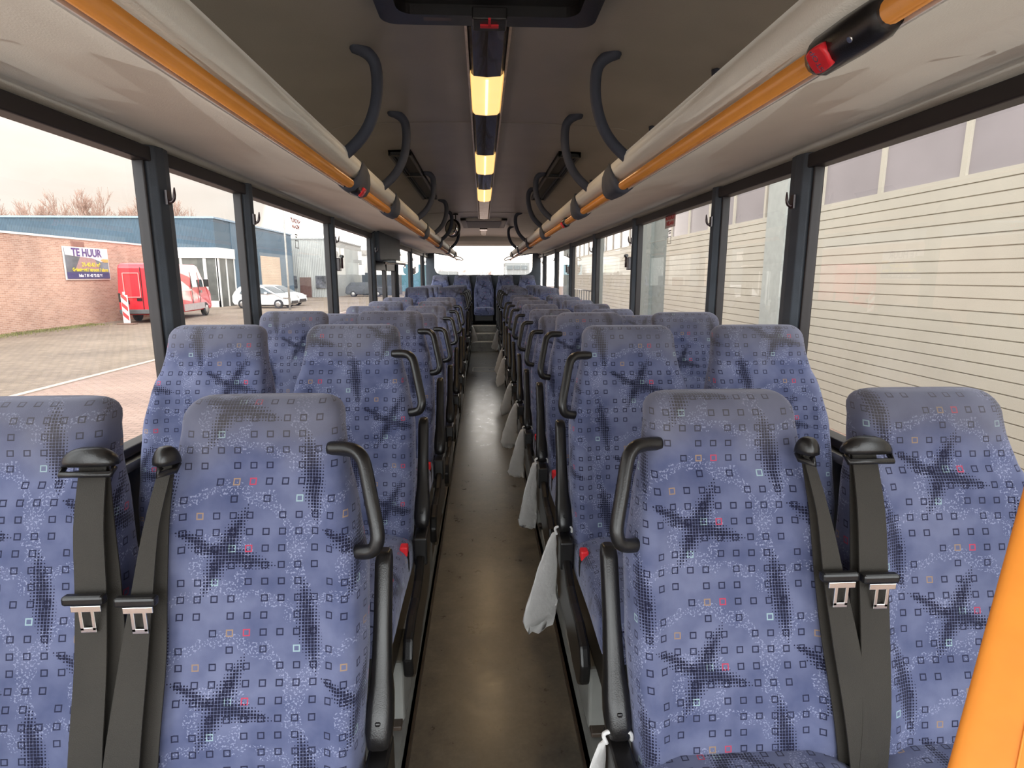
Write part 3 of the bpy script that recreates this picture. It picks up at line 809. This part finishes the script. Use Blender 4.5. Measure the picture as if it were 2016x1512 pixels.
# orange padded pole close to the camera
def cray(px,py,zc):
    Fv=Vector((sin(PS)*cos(TH),cos(PS)*cos(TH),-sin(TH))); Rv=Vector((cos(PS),-sin(PS),0)); Uv=Vector((sin(PS)*sin(TH),cos(PS)*sin(TH),cos(TH)))
    return Vector(EYE)+(Fv+Rv*((px-1008)/F_)+Uv*((756-py)/F_))*zc
PA=Vector((.4915,.4425,1.250)); PB=Vector((.372,.335,.900))
pa=cray(2108,1000,.50); pb=cray(1974,1512,.475)
d=(pb-pa)
pt=pa-d*.55; bt=pb+d*((pb.z-.10)/(-d.z))
ax=d.normalized(); nv=(Vector(EYE)-(pa+pb)/2); nv=(nv-ax*nv.dot(ax)).normalized(); wv_=ax.cross(nv)
def pad(mb,pts,w,t,off=0,n=28):
    rings=[]
    for p in pts: rings.append([p+wv_*(w*math.copysign(abs(cos(2*pi*k/n))**.35,cos(2*pi*k/n)))+nv*(off+t*math.copysign(abs(sin(2*pi*k/n))**.5,sin(2*pi*k/n))) for k in range(n)])
    return mb.loft(rings)
o=pad(MB(),[pt,pa,pb,bt],.033,.012).build('orange_pole',M['orange2']); tag(o,'broad bright orange padded grab post close by at the lower right','pole')
m=MB()
q=pa+(pb-pa)*.35+nv*.0125
m.tube(smooth_path([q+wv_*.006,q+wv_*-.004+ax*.06,q+wv_*-.010+ax*.20],4),.0009,6)
m.tube(smooth_path([q+wv_*-.02-ax*.04,q+wv_*-.004-ax*.022,q+wv_*.012-ax*.03],4),.0012,6)
m.build('seam',M['orange2'],o)

# ------------------------------------------------------------------ middle door on the left
d=empty('middle_door',(0,0,0),0,'glazed double middle door on the left with dark frame and arm','door')
m=MB()
for a,b in ((6.30,6.42),(7.02,7.10),(7.74,7.85)): m.box(-1.235,-1.185,a,b,-.3,1.62)
m.box(-1.235,-1.185,6.3,7.85,1.52,1.62); m.box(-1.235,-1.185,6.3,7.85,-.3,-.1); m.build('door_frame',M['seal'],d,bev=.006)
MB().box(-1.215,-1.21,6.35,7.8,-.15,1.56).build('door_glass',M['glass'],d)
MB().box(-1.235,-1.12,6.3,7.85,1.62,1.93).build('header_box',M['navy'],d,bev=.01)
MB().box(-1.13,-.98,6.5,7.5,1.60,1.635).build('drive_arm',M['black'],d,bev=.006)
MB().tube([(-1.1,6.45,1.60),(-.95,7.0,1.595),(-1.05,7.7,1.585)],.012,8).build('link_rod',M['steel'],d)

# ------------------------------------------------------------------ outside: ground
G=-.62
M['paver']=brick_mat('small_pink_pavers',(.255,.165,.128),(.325,.215,.168),(.10,.066,.05),5.0,1.0,.5,.035,'XY',nz=.30)
def yard_mat():
    m,nt,b=new_mat('old_yard_pavers')
    t=nt.nodes.new('ShaderNodeTexCoord'); mp=nt.nodes.new('ShaderNodeMapping'); mp.inputs['Rotation'].default_value[2]=.25; nt.links.new(t.outputs['Object'],mp.inputs[0])
    br=nt.nodes.new('ShaderNodeTexBrick'); nt.links.new(mp.outputs[0],br.inputs[0]); br.inputs['Scale'].default_value=4; br.inputs['Brick Width'].default_value=1.0; br.inputs['Row Height'].default_value=.5; br.inputs['Mortar Size'].default_value=.04
    br.inputs['Color1'].default_value=(.19,.135,.098,1); br.inputs['Color2'].default_value=(.28,.205,.148,1); br.inputs['Mortar'].default_value=(.07,.05,.035,1)
    n=noise(nt,.35,5,.65); c=mixc(nt,.45,br.outputs[0],ramp(nt,n,[(.3,(.07,.052,.038)),(.52,(.20,.15,.108)),(.75,(.34,.265,.20))]))
    nt.links.new(c,b.inputs['Base Color']); b.inputs['Roughness'].default_value=.9; bump(nt,b,n,.4,.02); return m
M['yard']=yard_mat()
struct(MB().box(-90,-8.35,-20,130,G-.1,G).build('yard_ground',M['yard']))
struct(MB().box(-8.2,30,-20,130,G-.1,G-.001).build('street_ground',M['paver']))
o=MB().box(-8.35,-8.2,-20,130,G-.1,G+.02).build('kerb_line',mat('kerb_stone',(.42,.33,.27),.85,var=.1)); struct(o)
# grass strip along the brick wall
M['grass']=mat('thin_grass',(.20,.19,.07),.95,var=.3,scale=3)
m=MB(); rg=random.Random(3)
for i in range(4200):
    x=-17.38+abs(rg.gauss(0,.38)); y=rg.uniform(12,26.2); h=rg.uniform(.03,.10); a=rg.uniform(0,pi); w=.014
    dx,dy=cos(a)*w,sin(a)*w
    m.add([(x-dx,y-dy,G),(x+dx,y+dy,G),(x+rg.uniform(-.03,.03),y+rg.uniform(-.03,.03),G+h)],[(0,1,2)])
o=m.build('grass_strip',M['grass'],normals=False); tag(o,'thin green grass growing along the foot of the brick wall','grass',kind='stuff')

# brick building
M['brick']=brick_mat('red_brick',(.40,.215,.155),(.60,.36,.27),(.66,.52,.44),5.6,1.25,.38,.045,'YZ',nz=.3)
M['white']=mat('white_paint',(.78,.74,.70),.6,var=.05)
M['corr']=None
def corr_mat(name,c,per=9,axis='X',dark=.62):
    m,nt,b=new_mat(name); t=nt.nodes.new('ShaderNodeTexCoord'); w=nt.nodes.new('ShaderNodeTexWave'); w.bands_direction=axis; w.inputs['Scale'].default_value=per; nt.links.new(t.outputs['Object'],w.inputs[0])
    n=noise(nt,.5,4)
    c2=ramp(nt,w.outputs['Fac'],[(.15,tuple(x*dark for x in c)),(.55,c),(.9,tuple(min(1,x*1.12) for x in c))])
    c3=mixc(nt,.25,c2,ramp(nt,n,[(.3,tuple(x*.6 for x in c)),(.7,tuple(min(1,x*1.5) for x in c))]))
    nt.links.new(c3,b.inputs['Base Color']); b.inputs['Roughness'].default_value=.6; bump(nt,b,w.outputs['Fac'],.6,.04); return m
br=empty('brick_building',(0,0,0),0,'low red brick building with flat roof left of the yard','building')
MB().box(-30,-17.44,2,33.2,G,3.02).build('brick_wall',M['brick'],br)
MB().box(-30,-17.40,2,33.25,3.02,3.10).build('roof_edge',M['white'],br)
MB().box(-17.46,-17.40,25.7,26.5,2.62,2.95).build('wall_lamp',mat('rusty_lamp',(.28,.13,.10),.7),br,bev=.03)

# blue hall
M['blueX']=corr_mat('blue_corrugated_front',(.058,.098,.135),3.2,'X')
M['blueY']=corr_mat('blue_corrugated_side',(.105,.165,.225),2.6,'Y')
bb=empty('blue_hall',(0,0,0),0,'blue corrugated metal hall behind the brick building','building')
MB().box(-60,-18.3,41.05,57,3.40,5.35).build('corrugated_front',M['blueX'],bb)
m=MB().box(-18.32,-18.28,43.6,57,G,5.36); m.build('corrugated_side',M['blueY'],bb)
MB().box(-60,-18.34,41.3,57,G,3.40).build('hall_body',M['blueX'],bb)
MB().box(-60.1,-18.2,40.95,57.1,5.35,5.47).build('roof_edge',mat('roof_flashing',(.24,.33,.42),.5),bb)
MB().box(-22.6,-18.1,40.85,43.6,2.72,3.42).build('white_fascia',M['white'],bb)
m=MB()
for a,b in ((-22.6,-22.4),(-20.75,-20.6),(-19.2,-19.0),(-18.35,-18.22)): m.box(a,b,40.95,41.1,G,2.75)
m.box(-18.3,-18.18,40.95,41.15,G,2.75); m.box(-18.3,-18.18,42.2,42.35,G,2.75); m.box(-18.3,-18.18,43.5,43.65,G,2.75)
m.box(-22.6,-18.2,40.95,41.1,G,-.2)
m.build('shop_frame',M['white'],bb)
gm=mat('dark_shop_glass',(.10,.10,.09),.45,var=.35,scale=1.2)
MB().box(-22.6,-18.3,41.02,41.06,G,2.75).box(-18.26,-18.22,41.1,43.6,G,2.75).build('shop_window',gm,bb)
sh=corr_mat('peach_shutter',(.68,.50,.37),4,'Z',.85)
MB().box(-18.27,-18.2,48.9,53.3,G,3.15).build('shutter',sh,bb)
MB().box(-18.25,-18.15,45.0,46.3,2.75,3.4).build('white_sign_box',M['white'],bb)
# grey hall
M['greycorr']=corr_mat('grey_corrugated',(.40,.40,.38),1.8,'X',.8)
gb=empty('grey_hall',(0,0,0),0,'pale grey corrugated hall beyond the lamp post','building')
MB().box(-22,-15.4,60,75,G,5.15).build('corrugated_wall',M['greycorr'],gb)
MB().box(-22.1,-15.3,59.9,75,5.15,5.3).build('roof_edge',mat('grey_flashing',(.33,.33,.32),.6),gb)
m=MB().box(-20.2,-18.9,59.85,60,.3,1.55).box(-17.0,-16.0,59.85,60,.3,1.55); m.build('poster',mat('poster_dark',(.10,.10,.11),.5,var=.8,scale=3),gb)
MB().box(-18.6,-17.5,59.85,60,G,1.4).build('doorway',mat('doorway_dark',(.12,.06,.05),.7),gb)
# white building further on
wb=empty('white_workshop',(0,0,0),0,'white workshop building with dark doors beyond the grey hall','building')
MB().box(-24,-12.5,78,90,G,5.2).build('wall',M['white'],wb)
MB().box(-24.2,-12.4,77.8,90,4.3,4.9).build('roof_band',mat('warm_grey_band',(.42,.38,.34),.7),wb)
m=MB().box(-19.0,-17.8,77.85,78,1.0,3.6).box(-17.2,-15.8,77.85,78,G,2.2); m.build('dark_doorway',gm,wb)
MB().box(-15.2,-14.0,77.85,78,1.2,3.2).build('window_panel',mat('pale_panel',(.60,.62,.52),.5),wb)
tb=MB().box(-12.0,-8.5,84,92,G,3.2).build('teal_building',mat('teal_wall',(.10,.24,.30),.7,var=.2)); tag(tb,'small teal walled building beside the white workshop','building')
# far buildings seen through the rear window
fb=empty('distant_office',(0,0,0),0,'distant pale office block seen through the rear window at right','building')
fgm=mat('far_grey_wall',(.22,.22,.21),.8)
MB().box(4.6,9.6,118,128,G,4.3).build('wall',fgm,fb)
m=MB()
for k in range(3): m.box(4.9+1.5*k,6.1+1.5*k,117.8,118,2.9,3.7)
m.build('window_band',mat('pale_window_band',(.10,.11,.11),.4),fb)
fb2=MB().box(-9,-5.2,118,126,G,2.6).build('distant_shed',fgm); tag(fb2,'distant low white shed seen through the rear window at left','building')
# street lamp
o=empty('street_lamp',(-12.3,37.2,G),0,'slender grey lamp post rising in front of the parked white car','lamp post')
gp=mat('galvanised_post',(.34,.32,.29),.5)
MB().tube([(0,0,0),(0,0,3),(0,0,7.5)],[.07,.055,.045],10).build('post',gp,o)
MB().tube([(0,0,7.5),(.3,0,7.9),(1.0,0,8.0)],.04,8).build('lamp_arm',gp,o)

# TE HUUR board
sb=empty('for_rent_board',(-17.36,19.0,0),0,'white framed TE HUUR rental board on the brick wall','sign')
YA,YB,ZA,ZB=0,2.75,1.37,2.66
sb.location=(-17.385,25.15,0)
MB().box(-.03,0,YA-.06,YB+.06,ZA-.05,ZB+.05).build('board_frame',M['white'],sb)
bgm=mat('board_photo_grey',(.17,.19,.22),.6,var=.5,scale=.9)
MB().box(0,.012,YA,YB,ZA,ZB).build('photo_panel',bgm,sb)
MB().add([(.016,YA+.55,ZA+.42),(.016,YA+.95,ZB-.30),(.016,YB-.9,ZB-.45),(.016,YB-.65,ZA+.42)],[(0,1,2,3)]).build('pink_wall_print',mat('print_pink',(.42,.25,.24),.6,var=.1),sb)
MB().add([(.020,YA,ZB-.30),(.020,YA,ZB),(.020,YB,ZB),(.020,YB,ZB-.50),(.020,YB-.5,ZB-.55),(.020,YB-1.1,ZB-.40),(.020,YA+.8,ZB-.36)],[(0,1,2,3,4,5,6)]).build('white_header_print',mat('print_white',(.74,.70,.74),.6),sb)
MB().add([(.024,YB,ZB-.42),(.024,YB-.35,ZB-.42),(.024,YB-.55,ZB-.47),(.024,YB-.3,ZB-.57),(.024,YB,ZB-.56)],[(0,1,2,3,4)]).build('orange_swoosh',mat('print_orange',(.78,.40,.10),.6),sb)
MB().box(.014,.02,YA,YB,ZA,ZA+.28).build('navy_footer',mat('print_navy',(.05,.05,.17),.6),sb)
def btxt(t,size,y,z,mt,nm,b=.006):
    text_mesh(t,size,mt,nm,sb,Matrix.Translation((.03,y,z))@Matrix(((0,0,1,0),(1,0,0,0),(0,1,0,0),(0,0,0,1))),ext=.002,bold=b)
pm=mat('print_purple',(.10,.05,.22),.6); ym=mat('print_yellow',(.85,.68,.05),.6)
btxt('TE HUUR',.46,YA+1.35,ZB-.19,pm,'heading',.012)
btxt('21-42-63 m²',.24,YA+1.55,ZA+.60,ym,'size_line'); btxt('Geïsoleerd / stroom / alarm',.205,YA+1.50,ZA+.38,ym,'feature_line')
btxt('Info: T 06-42 92 02 96',.17,YA+1.45,ZA+.13,mat('print_plain_white',(.85,.85,.88),.6),'phone_line')

# traffic baton
tbn=empty('hazard_marker',(-15.7,26.0,G),.0,'red and white striped upright hazard marker behind the red van','hazard marker')
MB().box(-.35,.35,-.2,.2,0,.06).build('rubber_foot',mat('brown_rubber',(.20,.12,.09),.8),tbn,bev=.02)
MB().box(-.14,.14,-.025,.025,.06,1.28).build('board',M['white'],tbn,bev=.01)
MB().tube([(0,0,1.28),(0,0,1.42)],.05,10).build('lamp_socket',M['white'],tbn)
m=MB()
for k in range(3):
    z=.20+.40*k; m.add([(-.12,-.03,z+.20),(-.12,-.03,z+.40),(.12,-.03,z+.16),(.12,-.03,z-.04)],[(0,1,2,3)])
m.build('red_stripe',mat('reflective_red',(.55,.06,.06),.5),tbn,normals=False)

# vehicles
def side_extrude(prof,hw_fn,nm,mt,par,bev=.05):
    """prof: list of (x along, z); halfwidth by z"""
    m=MB(); n=len(prof)
    rings=[]
    for side in (-1,1):
        pass
    vs=[(x,-hw_fn(x,z),z) for x,z in prof]+[(x,hw_fn(x,z),z) for x,z in prof]
    m.add(vs,[(i,(i+1)%n,(i+1)%n+n,i+n) for i in range(n)]); m.f.append(list(range(n))); m.sm.append(False); m.f.append(list(range(2*n-1,n-1,-1))); m.sm.append(False)
    return m.build(nm,mt,par,bev=bev)
rub=mat('tyre_rubber',(.03,.03,.032),.8); hubm=mat('wheel_hub',(.42,.40,.38),.4,metal=.6); vg=mat('vehicle_glass',(.06,.075,.085),.06,var=.4,scale=2)
def wheel(par,x,y,r,w=.2,white=False):
    k=1 if y>0 else -1
    m=MB(); rings=[]
    for yy,rr in ((-w/2,r*.9),(-w/2+.03,r),(w/2-.03,r),(w/2,r*.9)): rings.append([(x+rr*cos(2*pi*i/20),y+yy,r+rr*sin(2*pi*i/20)) for i in range(20)])
    t=m.loft(rings).build('wheel',rub,par)
    rings=[[(x+rr*cos(2*pi*i/16),y+k*yy,r+rr*sin(2*pi*i/16)) for i in range(16)] for yy,rr in ((w/2-.01,r*.62),(w/2+.012,r*.58),(w/2+.02,r*.2))]
    MB().loft(rings).build('hub_cap',hubm,t)
vanred=mat('van_red',(.58,.016,.028),.32,var=.05,coat=.4)
van=empty('red_van',(-15.35,26.75,G),pi/2+.13,'tall red delivery van parked by the brick wall, seen from behind','van')
prof=[(0,.42),(0,1.2),(.03,2.45),(.10,2.62),(.35,2.68),(4.2,2.68),(4.55,2.60),(5.25,1.75),(5.45,1.55),(6.05,1.32),(6.2,1.15),(6.22,.45),(5.95,.34),(.2,.36)]
side_extrude(prof,lambda x,z:1.0-.10*max(0,z-1.3)/1.4-(.05 if x>5.9 else 0),'body',vanred,van,.06)
S=-1 # near side (towards +x world) 
def vq(nm,pts,mt,par=van,off=.012,side=S,thick=.02):
    m=MB(); vs=[]
    for x,z in pts: vs.append((x,side*(1.0-.10*max(0,z-1.3)/1.4+off),z))
    vs+=[(a,b-side*thick,c) for a,b,c in vs]; n=len(pts)
    m.add(vs,[tuple(range(n)),tuple(range(2*n-1,n-1,-1))]+[(i,(i+1)%n,(i+1)%n+n,i+n) for i in range(n)]); return m.build(nm,mt,par)
vq('side_window',[(3.35,1.55),(3.35,2.12),(4.25,2.12),(4.25,1.55)],vg)
vq('side_window',[(4.45,1.55),(4.45,2.02),(4.75,2.02),(5.20,1.55)],vg)
vq('lower_trim',[(0,.42),(0,.70),(1.0,.70),(1.0,.42)],mat('grey_trim',(.30,.29,.29),.6)); vq('lower_trim',[(2.0,.42),(2.0,.74),(4.9,.74),(4.9,.42)],mat('grey_trim_light',(.42,.36,.36),.6))
vq('door_seam',[(3.28,.75),(3.28,2.3),(3.31,2.3),(3.31,.75)],M['seal']); vq('door_seam',[(4.33,.75),(4.33,2.3),(4.36,2.3),(4.36,.75)],M['seal'])
vq('door_handle',[(4.42,1.25),(4.42,1.38),(4.62,1.38),(4.62,1.25)],M['black'],off=.03)
vq('side_stripe',[(1.8,1.40),(1.8,1.44),(3.2,1.44),(3.2,1.40)],M['white'])
MB().box(4.9,5.05,-1.28,-1.02,1.55,1.95).build('wing_mirror',M['black'],van,bev=.03)
m=MB().box(-.03,.0,-.03,-.01,.5,2.5); m.build('rear_door_seam',M['seal'],van)
m=MB()
for a in ((-.72,-.685,1.15,2.25),(-.075,-.04,1.15,2.25),(-.72,-.04,2.215,2.25),(-.72,-.04,1.15,1.185)): m.box(-.05,-.01,-a[1],-a[0],a[2],a[3])
for a in ((-.72,-.66,1.15,2.25),(-.10,-.04,1.15,2.25),(-.72,-.04,2.19,2.25),(-.72,-.04,1.15,1.21)): pass
m.build('rear_door_frame',mat('van_pale_trim',(.66,.30,.28),.5),van,bev=.02)
m=MB().box(-.04,0,.88,.97,.95,1.35).box(-.04,0,-.97,-.88,.95,1.35); m.build('tail_light',M['black'],van,bev=.01)
MB().box(-.04,0,.55,.85,.86,1.05).build('number_plate_recess',M['black'],van)
MB().box(-.04,0,.02,.22,1.0,1.12).build('rear_handle',M['black'],van)
MB().box(-.14,.05,-.95,.95,.42,.62).build('rear_bumper',mat('bumper_dark',(.09,.09,.09),.6),van,bev=.03)
for x in (1.5,5.15):
    for y in (-.90,.90): wheel(van,x,y,.36,.22)
def hatch(loc,rz,lab,colr):
    c=empty('white_hatchback',loc,rz,lab,'car','parked white hatchbacks'); mt=mat('car_white',colr,.25,var=.03,coat=.5)
    prof=[(0,.45),(.02,.85),(.18,1.05),(.45,1.42),(.9,1.50),(1.7,1.50),(2.15,1.42),(2.95,1.0),(3.55,.85),(3.86,.70),(3.92,.40),(3.8,.22),(.15,.24)]
    side_extrude(prof,lambda x,z:(.86-.26*max(0,z-.88)/.6)-(.12 if x>3.7 else .06 if x<.1 else 0),'body',mt,c,.06)
    for side in (-1,1):
        m=MB(); pts=[(.55,.96),(.72,1.34),(1.1,1.42),(1.75,1.42),(2.1,1.34),(2.75,.99)]; vs=[(x,side*(.865-.26*max(0,z-.88)/.6),z) for x,z in pts]; vs+=[(a,b-side*.02,z) for a,b,z in vs]; n=len(pts)
        m.add(vs,[tuple(range(n)),tuple(range(2*n-1,n-1,-1))]+[(i,(i+1)%n,(i+1)%n+n,i+n) for i in range(n)]); m.build('side_window',vg,c)
        MB().box(2.3,2.45,*sorted((side*.85,side*1.0)),.95,1.08).build('door_mirror',mt,c,bev=.02)
        MB().box(3.45,3.86,*sorted((side*.62,side*.80)),.62,.76).build('headlight',hubm,c,bev=.03)
    m=MB(); vs=[(2.16,-.62,1.435),(2.16,.62,1.435),(2.98,.78,1.01),(2.98,-.78,1.01)]; vs+=[(a,b,z-.03) for a,b,z in vs]; m.add(vs,[(0,1,2,3),(7,6,5,4),(0,1,5,4),(1,2,6,5),(2,3,7,6),(3,0,4,7)]); m.build('windscreen',vg,c)
    MB().box(3.84,3.95,-.5,.5,.3,.5).build('grille',M['black'],c,bev=.02)
    for x in (.72,3.15):
        for y in (-.78,.78): wheel(c,x,y,.30,.19)
hatch((-16.6,39.9,G),-.10,'white hatchback parked in front of the blue hall, nearer one behind the lamp post',(.80,.78,.77))
hatch((-17.0,43.2,G),-.14,'second white hatchback half hidden behind the first one',(.70,.70,.72))
cm=empty('dark_car',(-14.5,62,G),.1,'dark parked car in the distance left of the middle door','car')
side_extrude([(0,.4),(.1,1.0),(.6,1.5),(2.4,1.5),(3.1,1.05),(4.1,.9),(4.2,.4),(4,.25),(.2,.25)],lambda x,z:.85-.2*max(0,z-.9),'body',mat('dark_car_paint',(.03,.033,.04),.3),cm)
for x in (.8,3.3):
    for y in (-.78,.78): wheel(cm,x,y,.3,.19)
cn=MB().box(-13.6,-10.0,66,72,G,1.9).build('dark_container',mat('container_dark',(.035,.045,.055),.5)); tag(cn,'dark blue grey container standing beyond the dark parked car','container')

# bare trees
bark=mat('bare_twigs',(.42,.27,.21),.9)
def tree_mesh(seed):
    rg=random.Random(seed); m=MB()
    def br(p,dv,L,r,dep):
        q=p+dv*L; n=3 if dep<3 else 4
        m.tube([p,(p+q)/2+Vector((rg.uniform(-1,1),rg.uniform(-1,1),0))*L*.05,q],[r,r*.8,r*.6],n,cap=False)
        if dep==0: return
        for _ in range(4 if dep<4 else 3):
            nd=(dv+Vector((rg.uniform(-1,1),rg.uniform(-1,1),rg.uniform(-.1,.7)))*.62).normalized()
            br(p+dv*L*rg.uniform(.55,1),nd,L*rg.uniform(.58,.78),max(.018,r*.55),dep-1)
    br(Vector((0,0,0)),Vector((0,0,1)),3.0,.16,5); return m
TM=[tree_mesh(s) for s in (1,2,3)]
tp=[t.build('bare_tree',bark,normals=False) for t in TM]
spots=[(-68,70),(-64.5,73),(-62,68),(-60,71),(-57.5,66),(-55.5,70),(-53.5,65),(-51.5,69),(-50,64),(-48,68),(-46,64.5),(-44.5,69),(-42.5,65),(-41,69.5),(-39.5,65.5),(-38,69),(-36.5,64.5),(-35,68),(-33.8,66)]
for k,(x,y) in enumerate(spots):
    o=tp[k] if k<3 else tp[k%3].copy()
    if k>=3: COL.objects.link(o)
    o.location=(x,y,G); o.rotation_euler.z=k*1.3; sc_=[.93,.88,1.0,.9,.96,.86,.92,1.02,.9,.97,.93,1.0,1.03,.95,1.02,.97,.9,.93,.88][k]; o.scale=(sc_*1.1,sc_*1.1,sc_*1.34*[1.12,1.2,1.1,1.18,1.12,1.22,1.1,1.05,1.15,1.0,1.12,1.08,1.10,1.12,1.1,1.15,1.14,1.12,1.2][k])
    tag(o,'leafless reddish tree, one of those showing above the blue hall roof','tree','bare trees behind the blue hall')
M['farleaf']=bark
for k,(x,y,h) in enumerate([(-11,132,.75),(-4,131,.72),(-2.0,127,.62),(.2,124,.58),(1.8,128,.66),(3.2,124,.5),(11.5,130,.6)]):
    o=tp[k%3].copy(); COL.objects.link(o); o.location=(x,y,G); o.scale=(h,h,h*.8); tag(o,'distant bare tree seen through the rear window','tree','distant trees behind the bus')

# ------------------------------------------------------------------ outside right: roller doors
def door_mat():
    m,nt,b=new_mat('cream_sectional_door'); N.nt=nt
    t=nt.nodes.new('ShaderNodeTexCoord'); sp=nt.nodes.new('ShaderNodeSeparateXYZ'); nt.links.new(t.outputs['Object'],sp.inputs[0])
    n=noise(nt,1.2,4); n2=noise(nt,120,2)
    c=ramp(nt,n,[(.3,(.42,.375,.305)),(.7,(.48,.43,.35))]); nt.links.new(mixc(nt,.12,c,ramp(nt,n2,[(.3,(.28,.25,.2)),(.7,(.62,.57,.48))])),b.inputs['Base Color'])
    b.inputs['Roughness'].default_value=.6; return m
M['door']=door_mat(); M['doorglass']=mat('mauve_door_glass',(.27,.235,.24),.12,var=.12,scale=.8)
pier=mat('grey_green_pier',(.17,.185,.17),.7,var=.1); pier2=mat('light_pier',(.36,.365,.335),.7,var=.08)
DX=4.8
def roller(y0,y1,lab):
    e=empty('roller_door',(DX,y0,G),0,lab,'roller door','cream sectional doors of the depot'); L=y1-y0
    m=MB(); z=0; pit=.124; zt=3.06
    n=int(zt/pit)
    pts=[(.06,0)]
    prof=[]
    for k in range(n):
        a=k*pit; prof+=[(0,a+.007),(0,a+pit-.007),(.016,a+pit-.004),(.016,a+pit+.003)]
    prof=[(.0,0)]+prof+[(0,n*pit+.006),(0,n*pit+.09),(.08,n*pit+.09),(.08,0)]
    m.prism(prof,1,0,L); m.build('slat_panel',M['door'],e)
    zb=n*pit+.09
    MB().box(.03,.06,0,L,zb,zb+.62).build('window_strip',M['doorglass'],e)
    m=MB(); k=0; y=.23
    while y<L:
        m.box(0,.08,y-.035,y+.035,zb,zb+.62); y+=1.22
    m.box(0,.08,0,L,zb+.62,zb+.75); m.build('window_mullion',M['door'],e)
    MB().box(0,.08,0,L,zb+.75,zb+2.2).build('top_panel',M['door'],e)
roller(-3.0,8.45,'nearest cream sectional door seen through the large right window')
roller(9.65,15.1,'second cream sectional door beyond the grey pier')
roller(17.6,23,'third cream sectional door further along the depot')
roller(25,31,'farthest cream sectional door near the rear of the bus')
for k,(a,b) in enumerate(((8.45,9.65),(15.1,17.6),(23,25),(31,34))):
    e=empty('depot_pier',(0,0,0),0,'grey pier between the %s and %s roller doors'%(('nearest','second'),('second','third'),('third','farthest'),('farthest','end'))[k] if k<3 else 'grey end pier beyond the farthest roller door','pier')
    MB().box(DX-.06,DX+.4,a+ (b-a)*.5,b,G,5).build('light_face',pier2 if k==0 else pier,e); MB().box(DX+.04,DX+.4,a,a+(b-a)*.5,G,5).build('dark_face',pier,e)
o=MB().box(DX+.4,DX+8,-4,34,G,5.6).build('depot_building',pier2); tag(o,'cream depot building standing close along the right side','building')
# railing
e=empty('metal_railing',(3.6,18,G),0,'dark metal railing outside the right rear windows','railing')
m=MB()
m.tube([(0,0,1.6),(0,6,1.6)],.02,6); m.build('top_rail',M['black'],e)
for k in range(13): MB().tube([(0,k*.5,0),(0,k*.5,1.6)],.014,6).build('upright',M['black'],e)

# ------------------------------------------------------------------ world
w=bpy.data.worlds.new('world'); sc.world=w; w.use_nodes=True; nt=w.node_tree; nt.nodes.clear(); N.nt=nt
out=nt.nodes.new('ShaderNodeOutputWorld'); bg=nt.nodes.new('ShaderNodeBackground'); nt.links.new(bg.outputs[0],out.inputs[0])
tc=nt.nodes.new('ShaderNodeTexCoord'); sp=nt.nodes.new('ShaderNodeSeparateXYZ'); nt.links.new(tc.outputs['Generated'],sp.inputs[0])
zz=N(sp.outputs[2]); yy=N(sp.outputs[1]); xx=N(sp.outputs[0])
mp=nt.nodes.new('ShaderNodeMapping'); mp.inputs['Scale'].default_value=(1,1,3.5); nt.links.new(tc.outputs['Generated'],mp.inputs[0])
cl=noise(nt,2.2,5,.6,vec=mp.outputs[0])
col=ramp(nt,cl,[(.35,(.93,.82,.73)),(.6,(1.0,.93,.86))]); col=mixc(nt,(((zz-.15)*2.5).cl()+(yy*-2.0-.2).cl()).cl(),col,(.93,.97,1.0))
zen=(zz-.12).cl()
front=(yy*-1.0-.15).cl(); rear=((yy-.935)*22).cl()
W_ZEN,W_FRONT,W_REAR=3.0,7.5,9.0
st=zen*W_ZEN+front*W_FRONT+rear*W_REAR+1.18
nt.links.new(col,bg.inputs[0]); nt.links.new(st.x,bg.inputs[1])

sc.view_settings.view_transform='Standard'; sc.view_settings.look='None'; sc.view_settings.gamma=1; sc.view_settings.use_curve_mapping=False
sc.view_settings.exposure=0.0
sc.cycles.max_bounces=8; sc.cycles.diffuse_bounces=5; sc.cycles.transparent_max_bounces=16
